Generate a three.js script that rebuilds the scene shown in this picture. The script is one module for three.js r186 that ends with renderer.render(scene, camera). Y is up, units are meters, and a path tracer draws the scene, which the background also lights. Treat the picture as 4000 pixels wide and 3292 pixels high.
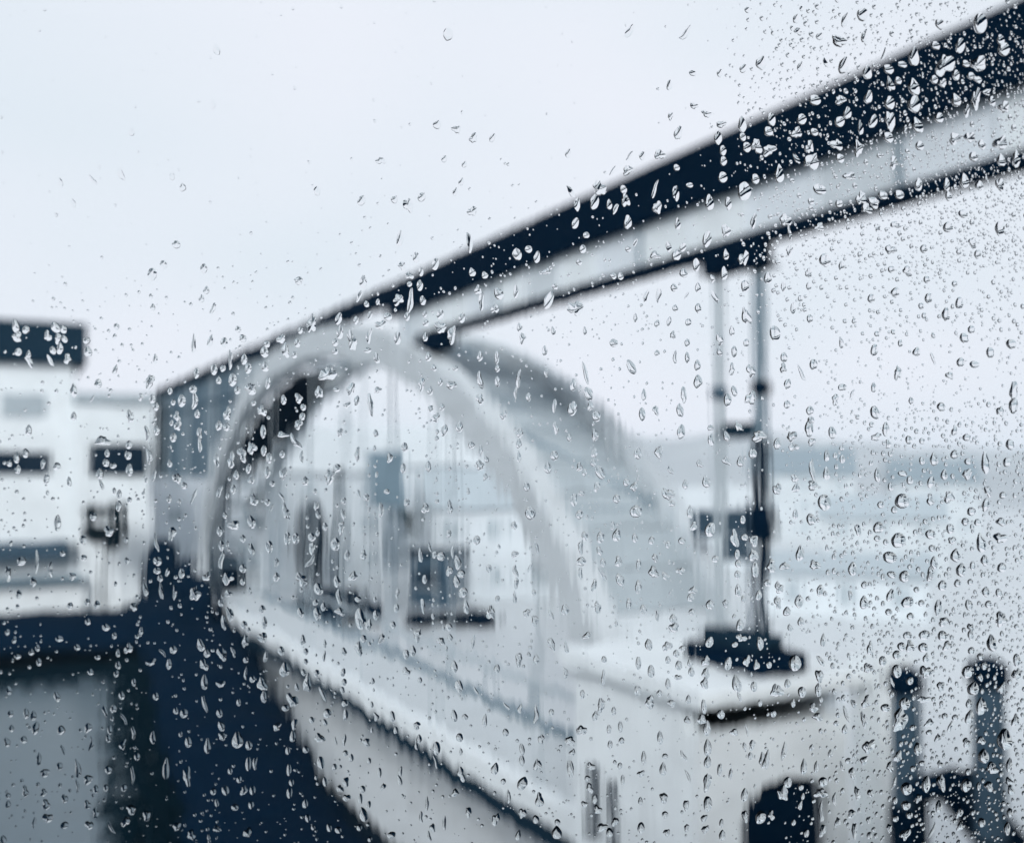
import * as THREE from 'three';
import { mergeGeometries } from 'three/addons/utils/BufferGeometryUtils.js';
import { ImprovedNoise } from 'three/addons/math/ImprovedNoise.js';

// ---------------------------------------------------------------- camera, sky, sun, exposure
const scene = new THREE.Scene();
const EYE = new THREE.Vector3(0, 9, 0);                    // seated passenger in a train on a viaduct, 9 m above the street
const camera = new THREE.PerspectiveCamera(46.4, 1024 / 842, 0.02, 1500);
camera.position.copy(EYE);
const yaw = THREE.MathUtils.degToRad(28), pitch = THREE.MathUtils.degToRad(2.6);
camera.lookAt(EYE.x + Math.sin(yaw) * Math.cos(pitch), EYE.y + Math.sin(pitch), EYE.z - Math.cos(yaw) * Math.cos(pitch));
camera.focus = 0.458;
camera.userData.fStop = 5.0;

const cloud = new ImprovedNoise(), SKY_W = 256, SKY_H = 128, skyData = new Float32Array(SKY_W * SKY_H * 4);
for (let j = 0; j < SKY_H; j++) for (let i = 0; i < SKY_W; i++) {   // an even, closed rain sky
  const k = (j * SKY_W + i) * 4;
  const az = i / SKY_W * 2 * Math.PI, el = (j / SKY_H - 0.5) * Math.PI, dx = Math.cos(az) * Math.cos(el), dy = Math.sin(el), dz = Math.sin(az) * Math.cos(el);
  const c = 1 + 0.045 * cloud.noise(dx * 2.2, dy * 5, dz * 2.2) + 0.03 * cloud.noise(dx * 5 + 9, dy * 11, dz * 5);
  skyData[k] = 0.374 * c * c; skyData[k + 1] = 0.402 * c; skyData[k + 2] = 0.440 * c; skyData[k + 3] = 1;
}
const sky = new THREE.DataTexture(skyData, SKY_W, SKY_H, THREE.RGBAFormat, THREE.FloatType);
sky.mapping = THREE.EquirectangularReflectionMapping; sky.magFilter = THREE.LinearFilter; sky.needsUpdate = true;
scene.background = sky; scene.environment = sky;

const sun = new THREE.DirectionalLight(new THREE.Color(1, 0.995, 0.985), 1.5);
sun.position.set(-42, 50, 46); sun.target.position.set(10, 0, -25);
sun.castShadow = true; sun.shadow.radius = 45; sun.shadow.mapSize.set(2048, 2048);
Object.assign(sun.shadow.camera, { left: -120, right: 120, top: 120, bottom: -120, near: 1, far: 300 });
scene.add(sun, sun.target);

scene.fog = new THREE.FogExp2(new THREE.Color().setRGB(0.5, 0.78, 1.0), 0.0003);

const renderer = new THREE.WebGLRenderer({ antialias: true });
renderer.toneMapping = THREE.LinearToneMapping;
renderer.toneMappingExposure = 2.3;
renderer.shadowMap.enabled = true;

// ---------------------------------------------------------------- helpers
let seed = 20240611;
const rnd = () => { seed |= 0; seed = (seed + 0x6d2b79f5) | 0; let t = Math.imul(seed ^ (seed >>> 15), 1 | seed); t = (t + Math.imul(t ^ (t >>> 7), 61 | t)) ^ t; return ((t ^ (t >>> 14)) >>> 0) / 4294967296; };
const rr = (a, b) => a + (b - a) * rnd();
const noise = new ImprovedNoise();
const counts = {};
const numbered = (n) => { const c = counts[n] ?? 0; counts[n] = c + 1; return c ? n + '_' + String(c).padStart(3, '0') : n; };

function grainTexture(amount, coarse, size = 256, stain = 0) {      // fine and coarse mottling of a surface's own colour
  const d = new Uint8Array(size * size * 4), z = rr(0, 90);
  for (let y = 0; y < size; y++) for (let x = 0; x < size; x++) {
    let n = 0;
    for (const [f, a] of [[coarse, 0.5], [coarse * 3, 0.3], [coarse * 9, 0.2]]) {
      const per = (px, py) => noise.noise(px * f / size, py * f / size, z + f);
      const u = x / size, v = y / size;
      n += a * (per(x, y) * (1 - u) * (1 - v) + per(x - size, y) * u * (1 - v) + per(x, y - size) * (1 - u) * v + per(x - size, y - size) * u * v);
    }
    const g = 255 * Math.min(1, Math.max(0, 1 - amount * (0.5 - 0.9 * n) - amount * 0.35 * rnd() - stain * Math.max(0, n)));
    const k = (y * size + x) * 4; d[k] = d[k + 1] = d[k + 2] = g; d[k + 3] = 255;
  }
  const t = new THREE.DataTexture(d, size, size); t.wrapS = t.wrapT = THREE.RepeatWrapping; t.magFilter = THREE.LinearFilter; t.colorSpace = THREE.SRGBColorSpace; t.needsUpdate = true;
  return t;
}
const GRAIN = grainTexture(0.14, 6), ROUGH = grainTexture(0.24, 9, 256, 0.12);
const mat = (r, g, b, rough = 0.7, o = {}) => new THREE.MeshStandardMaterial({ color: new THREE.Color().setRGB(r, g, b), roughness: rough, map: GRAIN, ...o });
const dull = (r, g, b, o = {}) => new THREE.MeshPhysicalMaterial({ color: new THREE.Color().setRGB(r, g, b), roughness: 1, specularIntensity: 0.03, map: GRAIN, ...o });
const M = {
  darkSteel: dull(0.0015, 0.010, 0.025),
  darkSteel2: dull(0.010, 0.028, 0.048),
  white: mat(0.81, 0.87, 0.90, 0.6),
  white2: mat(0.72, 0.78, 0.83, 0.5),
  pale: mat(0.62, 0.68, 0.72, 0.7),
  grey: mat(0.13, 0.20, 0.25, 0.7),
  grey2: mat(0.24, 0.30, 0.34, 0.7),
  grey3: dull(0.055, 0.095, 0.135),
  midGrey: mat(0.40, 0.465, 0.505, 0.7),
  wash: mat(0.55, 0.60, 0.63, 0.8),
  ribPaint: mat(0.66, 0.72, 0.76, 0.95, { map: ROUGH }),
  asphalt: mat(0.105, 0.155, 0.19, 0.3, { map: ROUGH }),
  paving: mat(0.74, 0.79, 0.82, 0.4, { map: ROUGH }),
  soil: dull(0.010, 0.022, 0.036, { map: ROUGH }),
  ballast: dull(0.004, 0.012, 0.022, { map: ROUGH }),
  hazeHill: dull(0.56, 0.60, 0.63, { map: ROUGH }),
  leaf: dull(0.003, 0.014, 0.024, { map: null }),
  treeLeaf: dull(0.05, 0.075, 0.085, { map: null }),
  bark: mat(0.03, 0.035, 0.04, 0.9),
  darkGlass: new THREE.MeshPhysicalMaterial({ color: new THREE.Color().setRGB(0.004, 0.014, 0.028), roughness: 0.2, specularIntensity: 0.4 }),
  pane: new THREE.MeshPhysicalMaterial({ color: 0xffffff, transmission: 1, roughness: 0, thickness: 0.006, ior: 1.5 }),
  water: new THREE.MeshPhysicalMaterial({ color: 0xffffff, transmission: 1, roughness: 0, thickness: 0.002, ior: 1.333 }),
  carriage: mat(0.012, 0.016, 0.022, 0.7),
  rubber: mat(0.01, 0.01, 0.012, 0.8),
};
function metres(g) {                                                // uv in metres from the dominant axis of each face
  g = g.index ? g.toNonIndexed() : g; g.computeVertexNormals();
  const p = g.attributes.position, n = g.attributes.normal, uv = new Float32Array(p.count * 2);
  for (let i = 0; i < p.count; i++) {
    const ax = Math.abs(n.getX(i)), ay = Math.abs(n.getY(i)), az = Math.abs(n.getZ(i));
    const [a, b] = ax >= ay && ax >= az ? [p.getZ(i), p.getY(i)] : ay >= az ? [p.getX(i), p.getZ(i)] : [p.getX(i), p.getY(i)];
    uv[i * 2] = a / 4; uv[i * 2 + 1] = b / 4;
  }
  g.setAttribute('uv', new THREE.BufferAttribute(uv, 2));
  return g;
}
function bx(x0, x1, y0, y1, z0, z1, c = 0.02) {                     // a box with chamfered edges between two corners
  const w = Math.abs(x1 - x0), h = Math.abs(y1 - y0), d = Math.abs(z1 - z0);
  c = Math.min(c, w * 0.3, h * 0.3, d * 0.3);
  const s = new THREE.Shape([[-w / 2 + c, -h / 2 + c], [w / 2 - c, -h / 2 + c], [w / 2 - c, h / 2 - c], [-w / 2 + c, h / 2 - c]].map(([a, b]) => new THREE.Vector2(a, b)));
  const g = new THREE.ExtrudeGeometry(s, { depth: d - 2 * c, bevelEnabled: true, bevelThickness: c, bevelSize: c, bevelSegments: 1, steps: 1 });
  g.translate((x0 + x1) / 2, (y0 + y1) / 2, Math.min(z0, z1) + c);
  return g;
}
function bar(a, b, w, h = w) {                                      // a straight member between two points
  const A = new THREE.Vector3(...a), B = new THREE.Vector3(...b), L = A.distanceTo(B);
  const g = new THREE.BoxGeometry(w, L, h);
  g.applyQuaternion(new THREE.Quaternion().setFromUnitVectors(new THREE.Vector3(0, 1, 0), B.clone().sub(A).normalize()));
  g.translate((A.x + B.x) / 2, (A.y + B.y) / 2, (A.z + B.z) / 2);
  return g;
}
function lathe(pts, x, y, z, seg = 16) { const g = new THREE.LatheGeometry(pts.map(([r, h]) => new THREE.Vector2(r, h)), seg); g.translate(x, y, z); return g; }
function obj(name, geos, m, parent = scene, uv = true) {
  geos = [].concat(geos).map((g) => (uv ? metres(g) : g));
  const o = new THREE.Mesh(geos.length > 1 ? mergeGeometries(geos) : geos[0], m);
  o.name = parent === scene ? numbered(name) : name; o.castShadow = o.receiveShadow = true; parent.add(o);
  return o;
}
function thing(name, label, category, at = [0, 0, 0], group) {
  const o = new THREE.Group(); o.name = numbered(name); o.position.set(...at); o.userData = { label, category };
  if (group) o.userData.group = group;
  scene.add(o); return o;
}
function tag(o, label, category, group) { Object.assign(o.userData, { label, category }); if (group) o.userData.group = group; return o; }
function struct(name, geos, m) { const o = obj(name, geos, m); o.userData.kind = 'structure'; return o; }
const sub = (g, o) => g.translate(-o[0], -o[1], -o[2]);

// ---------------------------------------------------------------- ground
struct('ground', bx(-350, 450, -1, 0, -420, 60, 0), M.soil);
{
  const s = new THREE.Shape([[-60, 3.5], [2.2, 3.5], [3.4, 20], [4.6, 30], [6.4, 46], [-60, 46]].map(([a, b]) => new THREE.Vector2(a, b)));
  const g = new THREE.ExtrudeGeometry(s, { depth: 0.006, bevelEnabled: false }); g.rotateX(-Math.PI / 2); g.translate(0, 0.004, 0);
  struct('road', g, M.asphalt);
}
struct('pavement', [bx(8.7, 260, 0.004, 0.12, -150, -2.5, 0.02)], M.paving);
{ // low hills beyond the roofs, the rain haze painted into their pale colour
  const g = new THREE.PlaneGeometry(900, 260, 90, 26); g.rotateX(-Math.PI / 2);
  const p = g.attributes.position;
  for (let i = 0; i < p.count; i++) {
    const x = p.getX(i), z = p.getZ(i), k = Math.max(0, 1 - Math.abs(z) / 130) * THREE.MathUtils.smoothstep(x, -125, -45) * (1 - 0.35 * THREE.MathUtils.smoothstep(x, -20, 110));
    p.setY(i, -3 + k * k * (3 - 2 * k) * (20 + 9 * noise.noise(x / 70, z / 60, 3) + 4 * noise.noise(x / 20, z / 20, 8)));
  }
  g.rotateY(-0.72); g.translate(225, -0.5, -215);
  struct('hills', g, M.hazeHill);
}

// ---------------------------------------------------------------- the station canopy beside the arch bridge
{
  const at = [11.5, 0, -26], t = thing('station_canopy', 'long dark-edged station canopy with a pale glazed band under its roof', 'canopy', at);
  const P = (n, g, m) => obj(n, [].concat(g).map((q) => sub(q, at)), m, t);
  P('fascia', bx(9.95, 10.2, 13.22, 14.16, -26.4, -5.7, 0.03), M.darkSteel);
  P('roof', bx(10.2, 13.4, 13.98, 14.1, -19, -5.7, 0.02), M.darkSteel);
  P('roof', bx(10.2, 10.6, 13.98, 14.1, -71, -19.002, 0.02), M.darkSteel);
  P('eave', bx(9.97, 10.2, 13.62, 14.18, -71, -26.402, 0.03), M.darkSteel);
  P('lower_beam', bx(9.98, 10.24, 12.3, 12.5, -24.2, -5.7, 0.02), M.darkSteel);
  P('bracket', bx(9.9, 10.35, 11.95, 12.3, -24.6, -22.4, 0.03), M.darkSteel);
  for (let k = 0; k < 14; k++) {
    const z1 = -5.75 - k * 1.4;
    P('panel', bx(10.08, 10.12, 12.5, 13.22, z1 - 1.33, z1 - 0.03, 0.005), [M.pale, M.white2, M.white][Math.floor(rnd() * 3)]);
    P('mullion', bx(10.04, 10.14, 12.502, 13.218, z1 - 1.395, z1 - 1.345, 0.005), k % 4 === 1 ? M.grey : M.white2);
  }
  for (const z of [-8.5, -12.5, -18.5]) P('purlin', bx(10.3, 13.3, 13.82, 13.975, z - 0.1, z + 0.1), M.darkSteel2);
}
const archY = (z, a, b) => { const u = (z + 34) / a; return 1.5 + b * Math.sqrt(Math.max(0, 1 - u * u)); };
{ // cladding between the eave and the arch
  const at = [10.1, 0, -58], t = thing('spandrel_wall', 'grey panelled gable wall filling the space beside the white arch', 'wall', at);
  for (let k = 0; k < 26; k++) {
    const z1 = -32 - k * 1.45, z0 = z1 - 1.42, low = (z) => (z < -55 ? 8.4 - Math.max(0, -60 - z) * 0.02 : Math.max(archY(z, 20.6, 12.4) - 0.02, 8.4 + (z + 55) * 0.0));
    const top = 13.6, l0 = Math.min(low(z0), 13.3), l1 = Math.min(low(z1), 13.3);
    const s = new THREE.Shape([new THREE.Vector2(-z0, l0), new THREE.Vector2(-z1, l1), new THREE.Vector2(-z1, top), new THREE.Vector2(-z0, top)]);
    const g = new THREE.ExtrudeGeometry(s, { depth: 0.16 + 0.02 * rnd(), bevelEnabled: false });
    g.rotateY(Math.PI / 2); g.translate(10.06, 0, 0);
    obj('panel', sub(g, at), k < 6 ? M.midGrey : k < 10 ? [M.grey2, M.midGrey][k % 2] : [M.grey3, M.grey, M.grey3, M.grey2, M.grey][k % 5], t);
  }
  obj('corner_post', sub(bx(9.98, 10.5, 8.3, 13.6, -70.6, -69.1, 0.03), at), M.darkSteel, t);
  obj('cornice', sub(bx(10.0, 10.09, 12.2, 12.34, -69, -44, 0.02), at), M.grey3, t);
}
// ---------------------------------------------------------------- the white arch bridge
{
  const at = [11.5, 0, -34], t = thing('arch_bridge', 'white steel arch bridge with two ribs, lattice bracing and a straight deck', 'bridge', at);
  const P = (n, g, m) => obj(n, [].concat(g).map((q) => sub(q, at)), m, t);
  const rib = (x0, x1, ao, bo, dep, f0 = 0, f1 = 1) => {
    const s = new THREE.Shape(), N = 44, o = [], q = [];
    for (let i = 0; i <= N; i++) { const th = Math.PI * (f0 + (f1 - f0) * i / N); o.push(new THREE.Vector2(34 - ao * Math.cos(th), 1.5 + bo * Math.sin(th))); q.push(new THREE.Vector2(34 - (ao - dep) * Math.cos(th), 1.5 + (bo - dep) * Math.sin(th))); }
    s.setFromPoints([...o, ...q.reverse()]);
    const g = new THREE.ExtrudeGeometry(s, { depth: x1 - x0 - 0.06, bevelEnabled: true, bevelThickness: 0.03, bevelSize: 0.03, bevelSegments: 1 });
    g.rotateY(Math.PI / 2); g.translate(x0 + 0.03, 0, 0); return g;
  };
  const pt = (th, a, b) => [1.5 + b * Math.sin(th), -34 + a * Math.cos(th)];
  P('rib', rib(9.72, 10.3, 20.4, 12.2, 0.95), M.ribPaint);
  P('rib', rib(12.8, 13.2, 20.4, 12.2, 0.75), M.pale);
  for (let i = 2; i <= 19; i++) {                                   // roofing sheets on the near haunch
    const th = Math.PI * (0.06 + 0.42 * (i - 2) / 18), [y, z] = pt(th, 20.0, 11.8), [y2, z2] = pt(th + Math.PI * 0.42 / 18 - 0.004, 20.0, 11.8);
    P('roof_sheet', bar([11.55, y, z], [11.55, y2, z2], 2.48, 0.05), [M.midGrey, M.pale, M.grey2, M.midGrey][Math.floor(rnd() * 4)]);
  }
  for (let i = 1; i <= 15; i++) {
    const th = Math.PI * i / 16, [y, z] = pt(th, 19.9, 11.75), [y2, z2] = pt(th + Math.PI / 16, 19.9, 11.75);
    P('cross_strut', bar([10.3, y, z], [12.8, y, z], 0.16), M.grey);
    if (i < 15) { P('diagonal_brace', bar([10.3, y, z], [12.8, y2, z2], 0.12), i % 2 ? M.grey : M.grey2); P('diagonal_brace', bar([12.8, y + 0.13, z], [10.3, y2 + 0.13, z2], 0.12), i % 3 ? M.midGrey : M.grey); }
  }
  for (let i = 3; i <= 15; i++) {                                   // dark boards under the far haunch; narrow lower ones paint the rib's inner shade
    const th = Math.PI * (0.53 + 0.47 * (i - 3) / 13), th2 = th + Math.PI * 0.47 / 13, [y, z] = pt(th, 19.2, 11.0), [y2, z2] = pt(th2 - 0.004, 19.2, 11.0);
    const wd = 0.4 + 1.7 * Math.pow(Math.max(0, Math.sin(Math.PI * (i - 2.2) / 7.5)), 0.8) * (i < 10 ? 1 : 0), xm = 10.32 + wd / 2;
    P('soffit_shade_board', bar([xm, y, z], [xm, y2, z2], wd, 0.06), i < 9 ? M.darkSteel : M.darkSteel2);
  }
  for (let i = 0; i < 7; i++) {
    const z = -50 + i * 5.4, y = archY(z, 19.9, 11.75);
    P('hanger', bar([10.0, 2.4, z], [10.0, y - 0.3, z], 0.05), M.midGrey);
    P('hanger', bar([13.0, 2.3, z], [13.0, y - 0.3, z], 0.07), i % 3 ? M.midGrey : M.grey);
  }
  P('deck', bx(10.12, 12.9, 1.92, 2.16, -56, -14.2), M.wash);
  P('edge_beam', bx(9.78, 10.1, 2.0, 2.5, -56, -14.2, 0.03), M.white);
  P('girder', bx(9.86, 10.1, 1.5, 1.97, -56, -14.2, 0.02), M.darkSteel2);
  P('edge_beam', bx(12.92, 13.2, 1.95, 2.3, -56, -14.2, 0.03), M.grey);
  P('handrail', bx(12.96, 13.06, 3.1, 3.24, -56, -14.2, 0.02), M.midGrey);
  for (let i = 0; i < 15; i++) P('baluster', bar([13.01, 2.3, -54 + i * 2.8], [13.01, 3.1, -54 + i * 2.8], 0.06), M.grey);
  P('pier', bx(9.7, 13.3, 0.1, 1.5, -16.2, -14.3, 0.04), M.white2);
  P('pier', bx(9.7, 13.3, 0.1, 1.5, -55.9, -53.4, 0.04), M.grey3);
}

// ---------------------------------------------------------------- the pavilion under the canopy
{
  const at = [9.8, 0, -11.5], t = thing('pavilion', 'white flat-roofed station pavilion with a dark arched doorway', 'pavilion', at);
  const P = (n, g, m, p = t) => obj(n, [].concat(g).map((q) => sub(q, at)), m, p);
  const wall = new THREE.Shape([[8.45, 0.12], [9.2, 0.12], [9.2, 4.1], [9.32, 4.4], [9.6, 4.56], [10.03, 4.62], [10.46, 4.56], [10.74, 4.4], [10.86, 4.1], [10.86, 0.12], [11.25, 0.12], [11.25, 5.37], [8.45, 5.37]].map(([a, b]) => new THREE.Vector2(a, b)));
  const wg = new THREE.ExtrudeGeometry(wall, { depth: 0.25, bevelEnabled: false }); wg.translate(0, 0, -10.85);
  P('wall', wg, M.white);
  P('door_leaf', bx(9.15, 10.9, 0.13, 4.68, -10.85, -10.8), M.darkSteel);
  P('wall', bx(8.45, 8.7, 0.12, 5.798, -13.8, -10.86), M.white);
  P('wall', bx(11.0, 11.25, 0.12, 5.798, -13.8, -10.86), M.white2);
  P('wall', bx(8.701, 10.999, 0.12, 5.798, -13.8, -13.55), M.white2);
  P('ceiling', bx(8.72, 10.98, 5.74, 5.796, -13.53, -10.9, 0.005), M.grey3);  // dark colour stands in for the shade inside the slot
  P('shade_lining', bx(8.72, 10.98, 0.13, 5.73, -13.54, -13.48, 0.005), M.grey3);  // added lining, its dark colour supplies the shade seen through the slot
  P('roof_slab', bx(8.28, 11.42, 5.8, 6.03, -14.0, -10.3, 0.03), M.white);
  P('window_slit', bx(8.42, 8.46, 3.2, 4.35, -13.3, -13.05, 0.01), M.darkGlass);
  P('window_slit', bx(8.42, 8.46, 3.2, 4.25, -12.72, -12.5, 0.01), M.darkGlass);
  P('pilaster', bx(11.42, 12.05, 0.12, 6.2, -10.7, -10.1, 0.03), M.white);
}
{ // twin posts that carry the canopy
  const at = [10.1, 6.03, -11.6], t = thing('canopy_support', 'pair of thin steel posts with dark capital and footing on the pavilion roof', 'post', at);
  const P = (n, g, m) => obj(n, [].concat(g).map((q) => sub(q, at)), m, t);
  P('post', bx(10.04, 10.16, 6.5, 11.95, -12.12, -12.0), M.midGrey);
  P('post', bx(10.03, 10.17, 9.4, 11.95, -11.2, -11.06), M.grey);
  P('post', bx(10.02, 10.18, 7.3, 9.4, -11.21, -11.05), M.darkSteel);
  P('post', bx(10.03, 10.17, 6.5, 7.3, -11.2, -11.06), M.darkSteel2);
  P('capital', bx(9.94, 10.26, 12.0, 12.29, -12.35, -10.95, 0.05), M.darkSteel);
  P('cap_plate', bx(9.9, 10.3, 11.95, 12.0, -11.4, -10.9, 0.01), M.darkSteel);
  P('transom', bx(10.06, 10.14, 9.42, 9.66, -12.0, -11.2, 0.02), M.darkSteel2);
  P('collar', lathe([[0, 0], [0.13, 0], [0.15, 0.1], [0.13, 0.22], [0, 0.22]], 10.1, 10.05, -11.13), M.darkSteel);
  P('collar', lathe([[0, 0], [0.12, 0], [0.13, 0.1], [0.12, 0.2], [0, 0.2]], 10.1, 10.05, -12.06), M.grey3);
  P('collar', lathe([[0, 0], [0.17, 0], [0.2, 0.25], [0.17, 0.5], [0, 0.5]], 10.1, 7.9, -11.13), M.darkSteel);
  P('footing', bx(9.6, 10.5, 6.032, 6.3, -12.35, -10.6, 0.06), M.darkSteel);
  P('footing', bx(9.8, 10.4, 6.302, 6.5, -12.25, -10.95, 0.05), M.darkSteel2);
}
{ // a dark station lamp bracket behind the posts
  const at = [12.9, 0, -15.9], t = thing('platform_sign', 'dark hanging platform sign on a thin post behind the pavilion', 'sign', at);
  const P = (n, g, m) => obj(n, [].concat(g).map((q) => sub(q, at)), m, t);
  P('post', bx(13.66, 13.76, 0.12, 8.3, -15.55, -15.45), M.grey3);
  P('board', bx(12.35, 13.66, 7.62, 8.12, -15.56, -15.46, 0.02), M.grey3);
  P('box', bx(13.0, 13.6, 7.1, 7.6, -15.58, -15.44, 0.03), M.grey3);
}
function bollard(x, z, y0, top, label) {
  const t = thing('gate_post', label, 'post', [x, y0, z]);
  obj('shaft', lathe([[0, 0], [0.16, 0], [0.15, top - 0.3], [0, top - 0.3]], 0, 0, 0, 14), M.grey3, t);
  obj('cap', lathe([[0, 0], [0.15, 0], [0.2, 0.04], [0.2, 0.22], [0.1, 0.3], [0, 0.31]], 0, top - 0.3, 0, 14), M.darkSteel, t);
  return t;
}
bollard(9.12, -7.76, 5.25, 1.5, 'dark gate post standing on the lower wall beside the white pilaster');
bollard(9.03, -6.66, 5.25, 1.8, 'dark gate post standing on the arched end of the dark portal');
{
  const at = [9.2, 0, -7.1], t = thing('portal_frame', 'dark steel portal with curved braces beside the pavilion', 'portal', at);
  const P = (n, g, m) => obj(n, [].concat(g).map((q) => sub(q, at)), m, t);
  P('column', bx(8.97, 9.3, 0.12, 5.25, -7.93, -7.6, 0.03), M.darkSteel);
  P('beam', [bar([9.0, 5.42, -7.6], [9.22, 5.68, -7.15], 0.22), bar([9.2, 5.66, -7.2], [9.1, 5.2, -6.6], 0.26), bx(8.92, 9.2, 4.9, 5.25, -6.8, -6.5)], M.darkSteel);
  P('brace', [bar([9.2, 5.6, -7.2], [9.85, 4.6, -6.75], 0.35), bar([9.85, 4.65, -6.75], [9.9, 0.12, -6.75], 0.4)], M.darkSteel);
  P('infill', bx(9.5, 9.62, 0.12, 4.5, -7.55, -7.0), M.pale);
}
{
  const at = [11, 0, -4.2], t = thing('stair_tower', 'dark clad stair tower at the end of the station canopy', 'building', at);
  const P = (n, g, m) => obj(n, [].concat(g).map((q) => sub(q, at)), m, t);
  P('wall', bx(9.6, 15, 0, 12.9, -5.4, -2.6, 0.05), M.darkSteel);
  P('roof', bx(9.4, 15.2, 12.9, 13.15, -5.6, -2.4, 0.04), M.darkSteel2);
  for (let k = 0; k < 5; k++) P('window', bx(9.56, 9.6, 2 + k * 2.2, 3.2 + k * 2.2, -4.6, -3.4, 0.01), M.darkGlass);
}

// ---------------------------------------------------------------- hedges: a lumpy core with many leaf faces
function leafCloud(pts, size, m, name, parent, at) {
  const pos = [], nor = [];
  for (const [x, y, z] of pts) {
    const q = new THREE.Quaternion().setFromEuler(new THREE.Euler(rr(0, 6), rr(0, 6), rr(0, 6))), s = size * rr(0.6, 1.4);
    const c = [[-0.5, 0, 0], [0, -0.22, 0.06], [0.5, 0, 0], [0, 0.22, 0.06]].map(([a, b, d]) => new THREE.Vector3(a * s, b * s, d * s).applyQuaternion(q));
    const n = new THREE.Vector3(0, 0, 1).applyQuaternion(q);
    for (const i of [0, 1, 2, 0, 2, 3]) { pos.push(x + c[i].x - at[0], y + c[i].y - at[1], z + c[i].z - at[2]); nor.push(n.x, n.y, n.z); }
  }
  const g = new THREE.BufferGeometry();
  g.setAttribute('position', new THREE.Float32BufferAttribute(pos, 3)); g.setAttribute('normal', new THREE.Float32BufferAttribute(nor, 3));
  return obj(name, g, m, parent, false);
}
function hedge(label, path, h, wdt, leaves, m) {
  const at = [path[0][0], 0, path[0][1]], t = thing('hedge', label, 'hedge', at), core = [], pts = [];
  for (let i = 0; i + 1 < path.length; i++) {
    const [x0, z0, k0 = 1] = path[i], [x1, z1, k1 = 1] = path[i + 1], L = Math.hypot(x1 - x0, z1 - z0), n = Math.max(2, Math.round(L / 0.9));
    for (let j = 0; j < n; j++) {
      const f = (j + 0.5) / n, k = k0 + (k1 - k0) * f, x = x0 + (x1 - x0) * f, z = z0 + (z1 - z0) * f, hh = h * k * rr(0.88, 1.08), w = wdt * k * rr(0.92, 1.1);
      const g = new THREE.IcosahedronGeometry(1, 2); g.scale(w / 2, hh / 2, w / 2); g.translate(x - at[0], hh / 2, z - at[2]); core.push(g);
      for (let q = 0; q < leaves; q++) {
        const a = rr(0, 6.283), e = Math.asin(rr(-0.6, 1)), o = rr(0.96, 1.07);
        pts.push([x + w / 2 * o * Math.cos(e) * Math.cos(a), hh / 2 + hh / 2 * o * Math.sin(e), z + w / 2 * o * Math.cos(e) * Math.sin(a)]);
      }
    }
  }
  obj('branches', core, M.darkSteel, t);
  leafCloud(pts, 0.13, m, 'foliage', t, at).userData.kind = 'stuff';
  return t;
}
hedge('thick dark hedge running along the street beneath the arch', [[5.6, -17, 1.0], [5.7, -22, 1.0], [6.7, -31, 1.05], [8.0, -42, 1.2], [8.7, -49, 1.55], [9.2, -55, 1.7]], 1.5, 3.6, 170, M.leaf);
hedge('low dark hedge along the far edge of the road', [[-24, -53, 0.9], [-6, -52.5], [2, -52], [6.5, -51]], 2.0, 7.0, 150, M.leaf);
hedge('rounded dark shrub at the foot of the arch', [[10.2, -57.5], [12.6, -56.5]], 4.2, 3.0, 300, M.leaf);
hedge('dense dark bush where the hedge meets the start of the bridge', [[8.7, -46.5], [9.0, -49.5]], 3.7, 1.9, 300, M.leaf);
hedge('tall narrow dark shrub in front of the white apartment block', [[8.6, -60.5], [9.4, -60.2]], 4.9, 1.7, 300, M.leaf);

// ---------------------------------------------------------------- buildings at the far end of the street
{
  const at = [-6, 0, -72], t = thing('apartment_block', 'white apartment block with dark flat roof and long ribbon windows', 'building', at);
  const P = (n, g, m, p = t) => obj(n, [].concat(g).map((q) => sub(q, at)), m, p);
  P('wall', bx(-26, 4.6, 0, 15.3, -80, -67, 0.05), M.white);
  P('wall', bx(4.6, 9.2, 0, 12.9, -79, -66.6, 0.05), M.white);
  P('roof', bx(-27, 5.2, 15.3, 17.9, -80.6, -66.5, 0.1), M.darkSteel2);
  P('roof_edge', bx(4.6, 9.4, 12.9, 13.6, -79, -66.4, 0.05), M.midGrey);
  for (let k = 0; k < 6; k++) { const w = P('window', bx(-24 + k * 4.7, -20.2 + k * 4.7, 8.5, 9.9, -67.0, -66.92, 0.01), M.darkGlass); P('frame', bx(-22.15 + k * 4.7, -22.05 + k * 4.7, 8.52, 9.88, -66.92, -66.89, 0.01), M.darkSteel, w); }
  for (let k = 0; k < 7; k++) P('window', bx(-24 + k * 4.1, -21.6 + k * 4.1, 12.0, 13.4, -67.0, -66.93, 0.01), k < 6 ? M.pale : M.midGrey);
  P('window', bx(5.5, 8.9, 8.4, 10.4, -66.6, -66.52, 0.01), M.darkGlass);
  P('balcony', bx(-25, 4.4, 3.4, 4.4, -67, -65.6, 0.04), M.grey3);
  P('balcony', bx(-25, 5.2, 1.9, 2.3, -67, -65.4, 0.04), M.grey);
  P('ground_floor', bx(-25, 5.4, 0.1, 1.85, -67, -65.9, 0.04), M.white);
}
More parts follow.
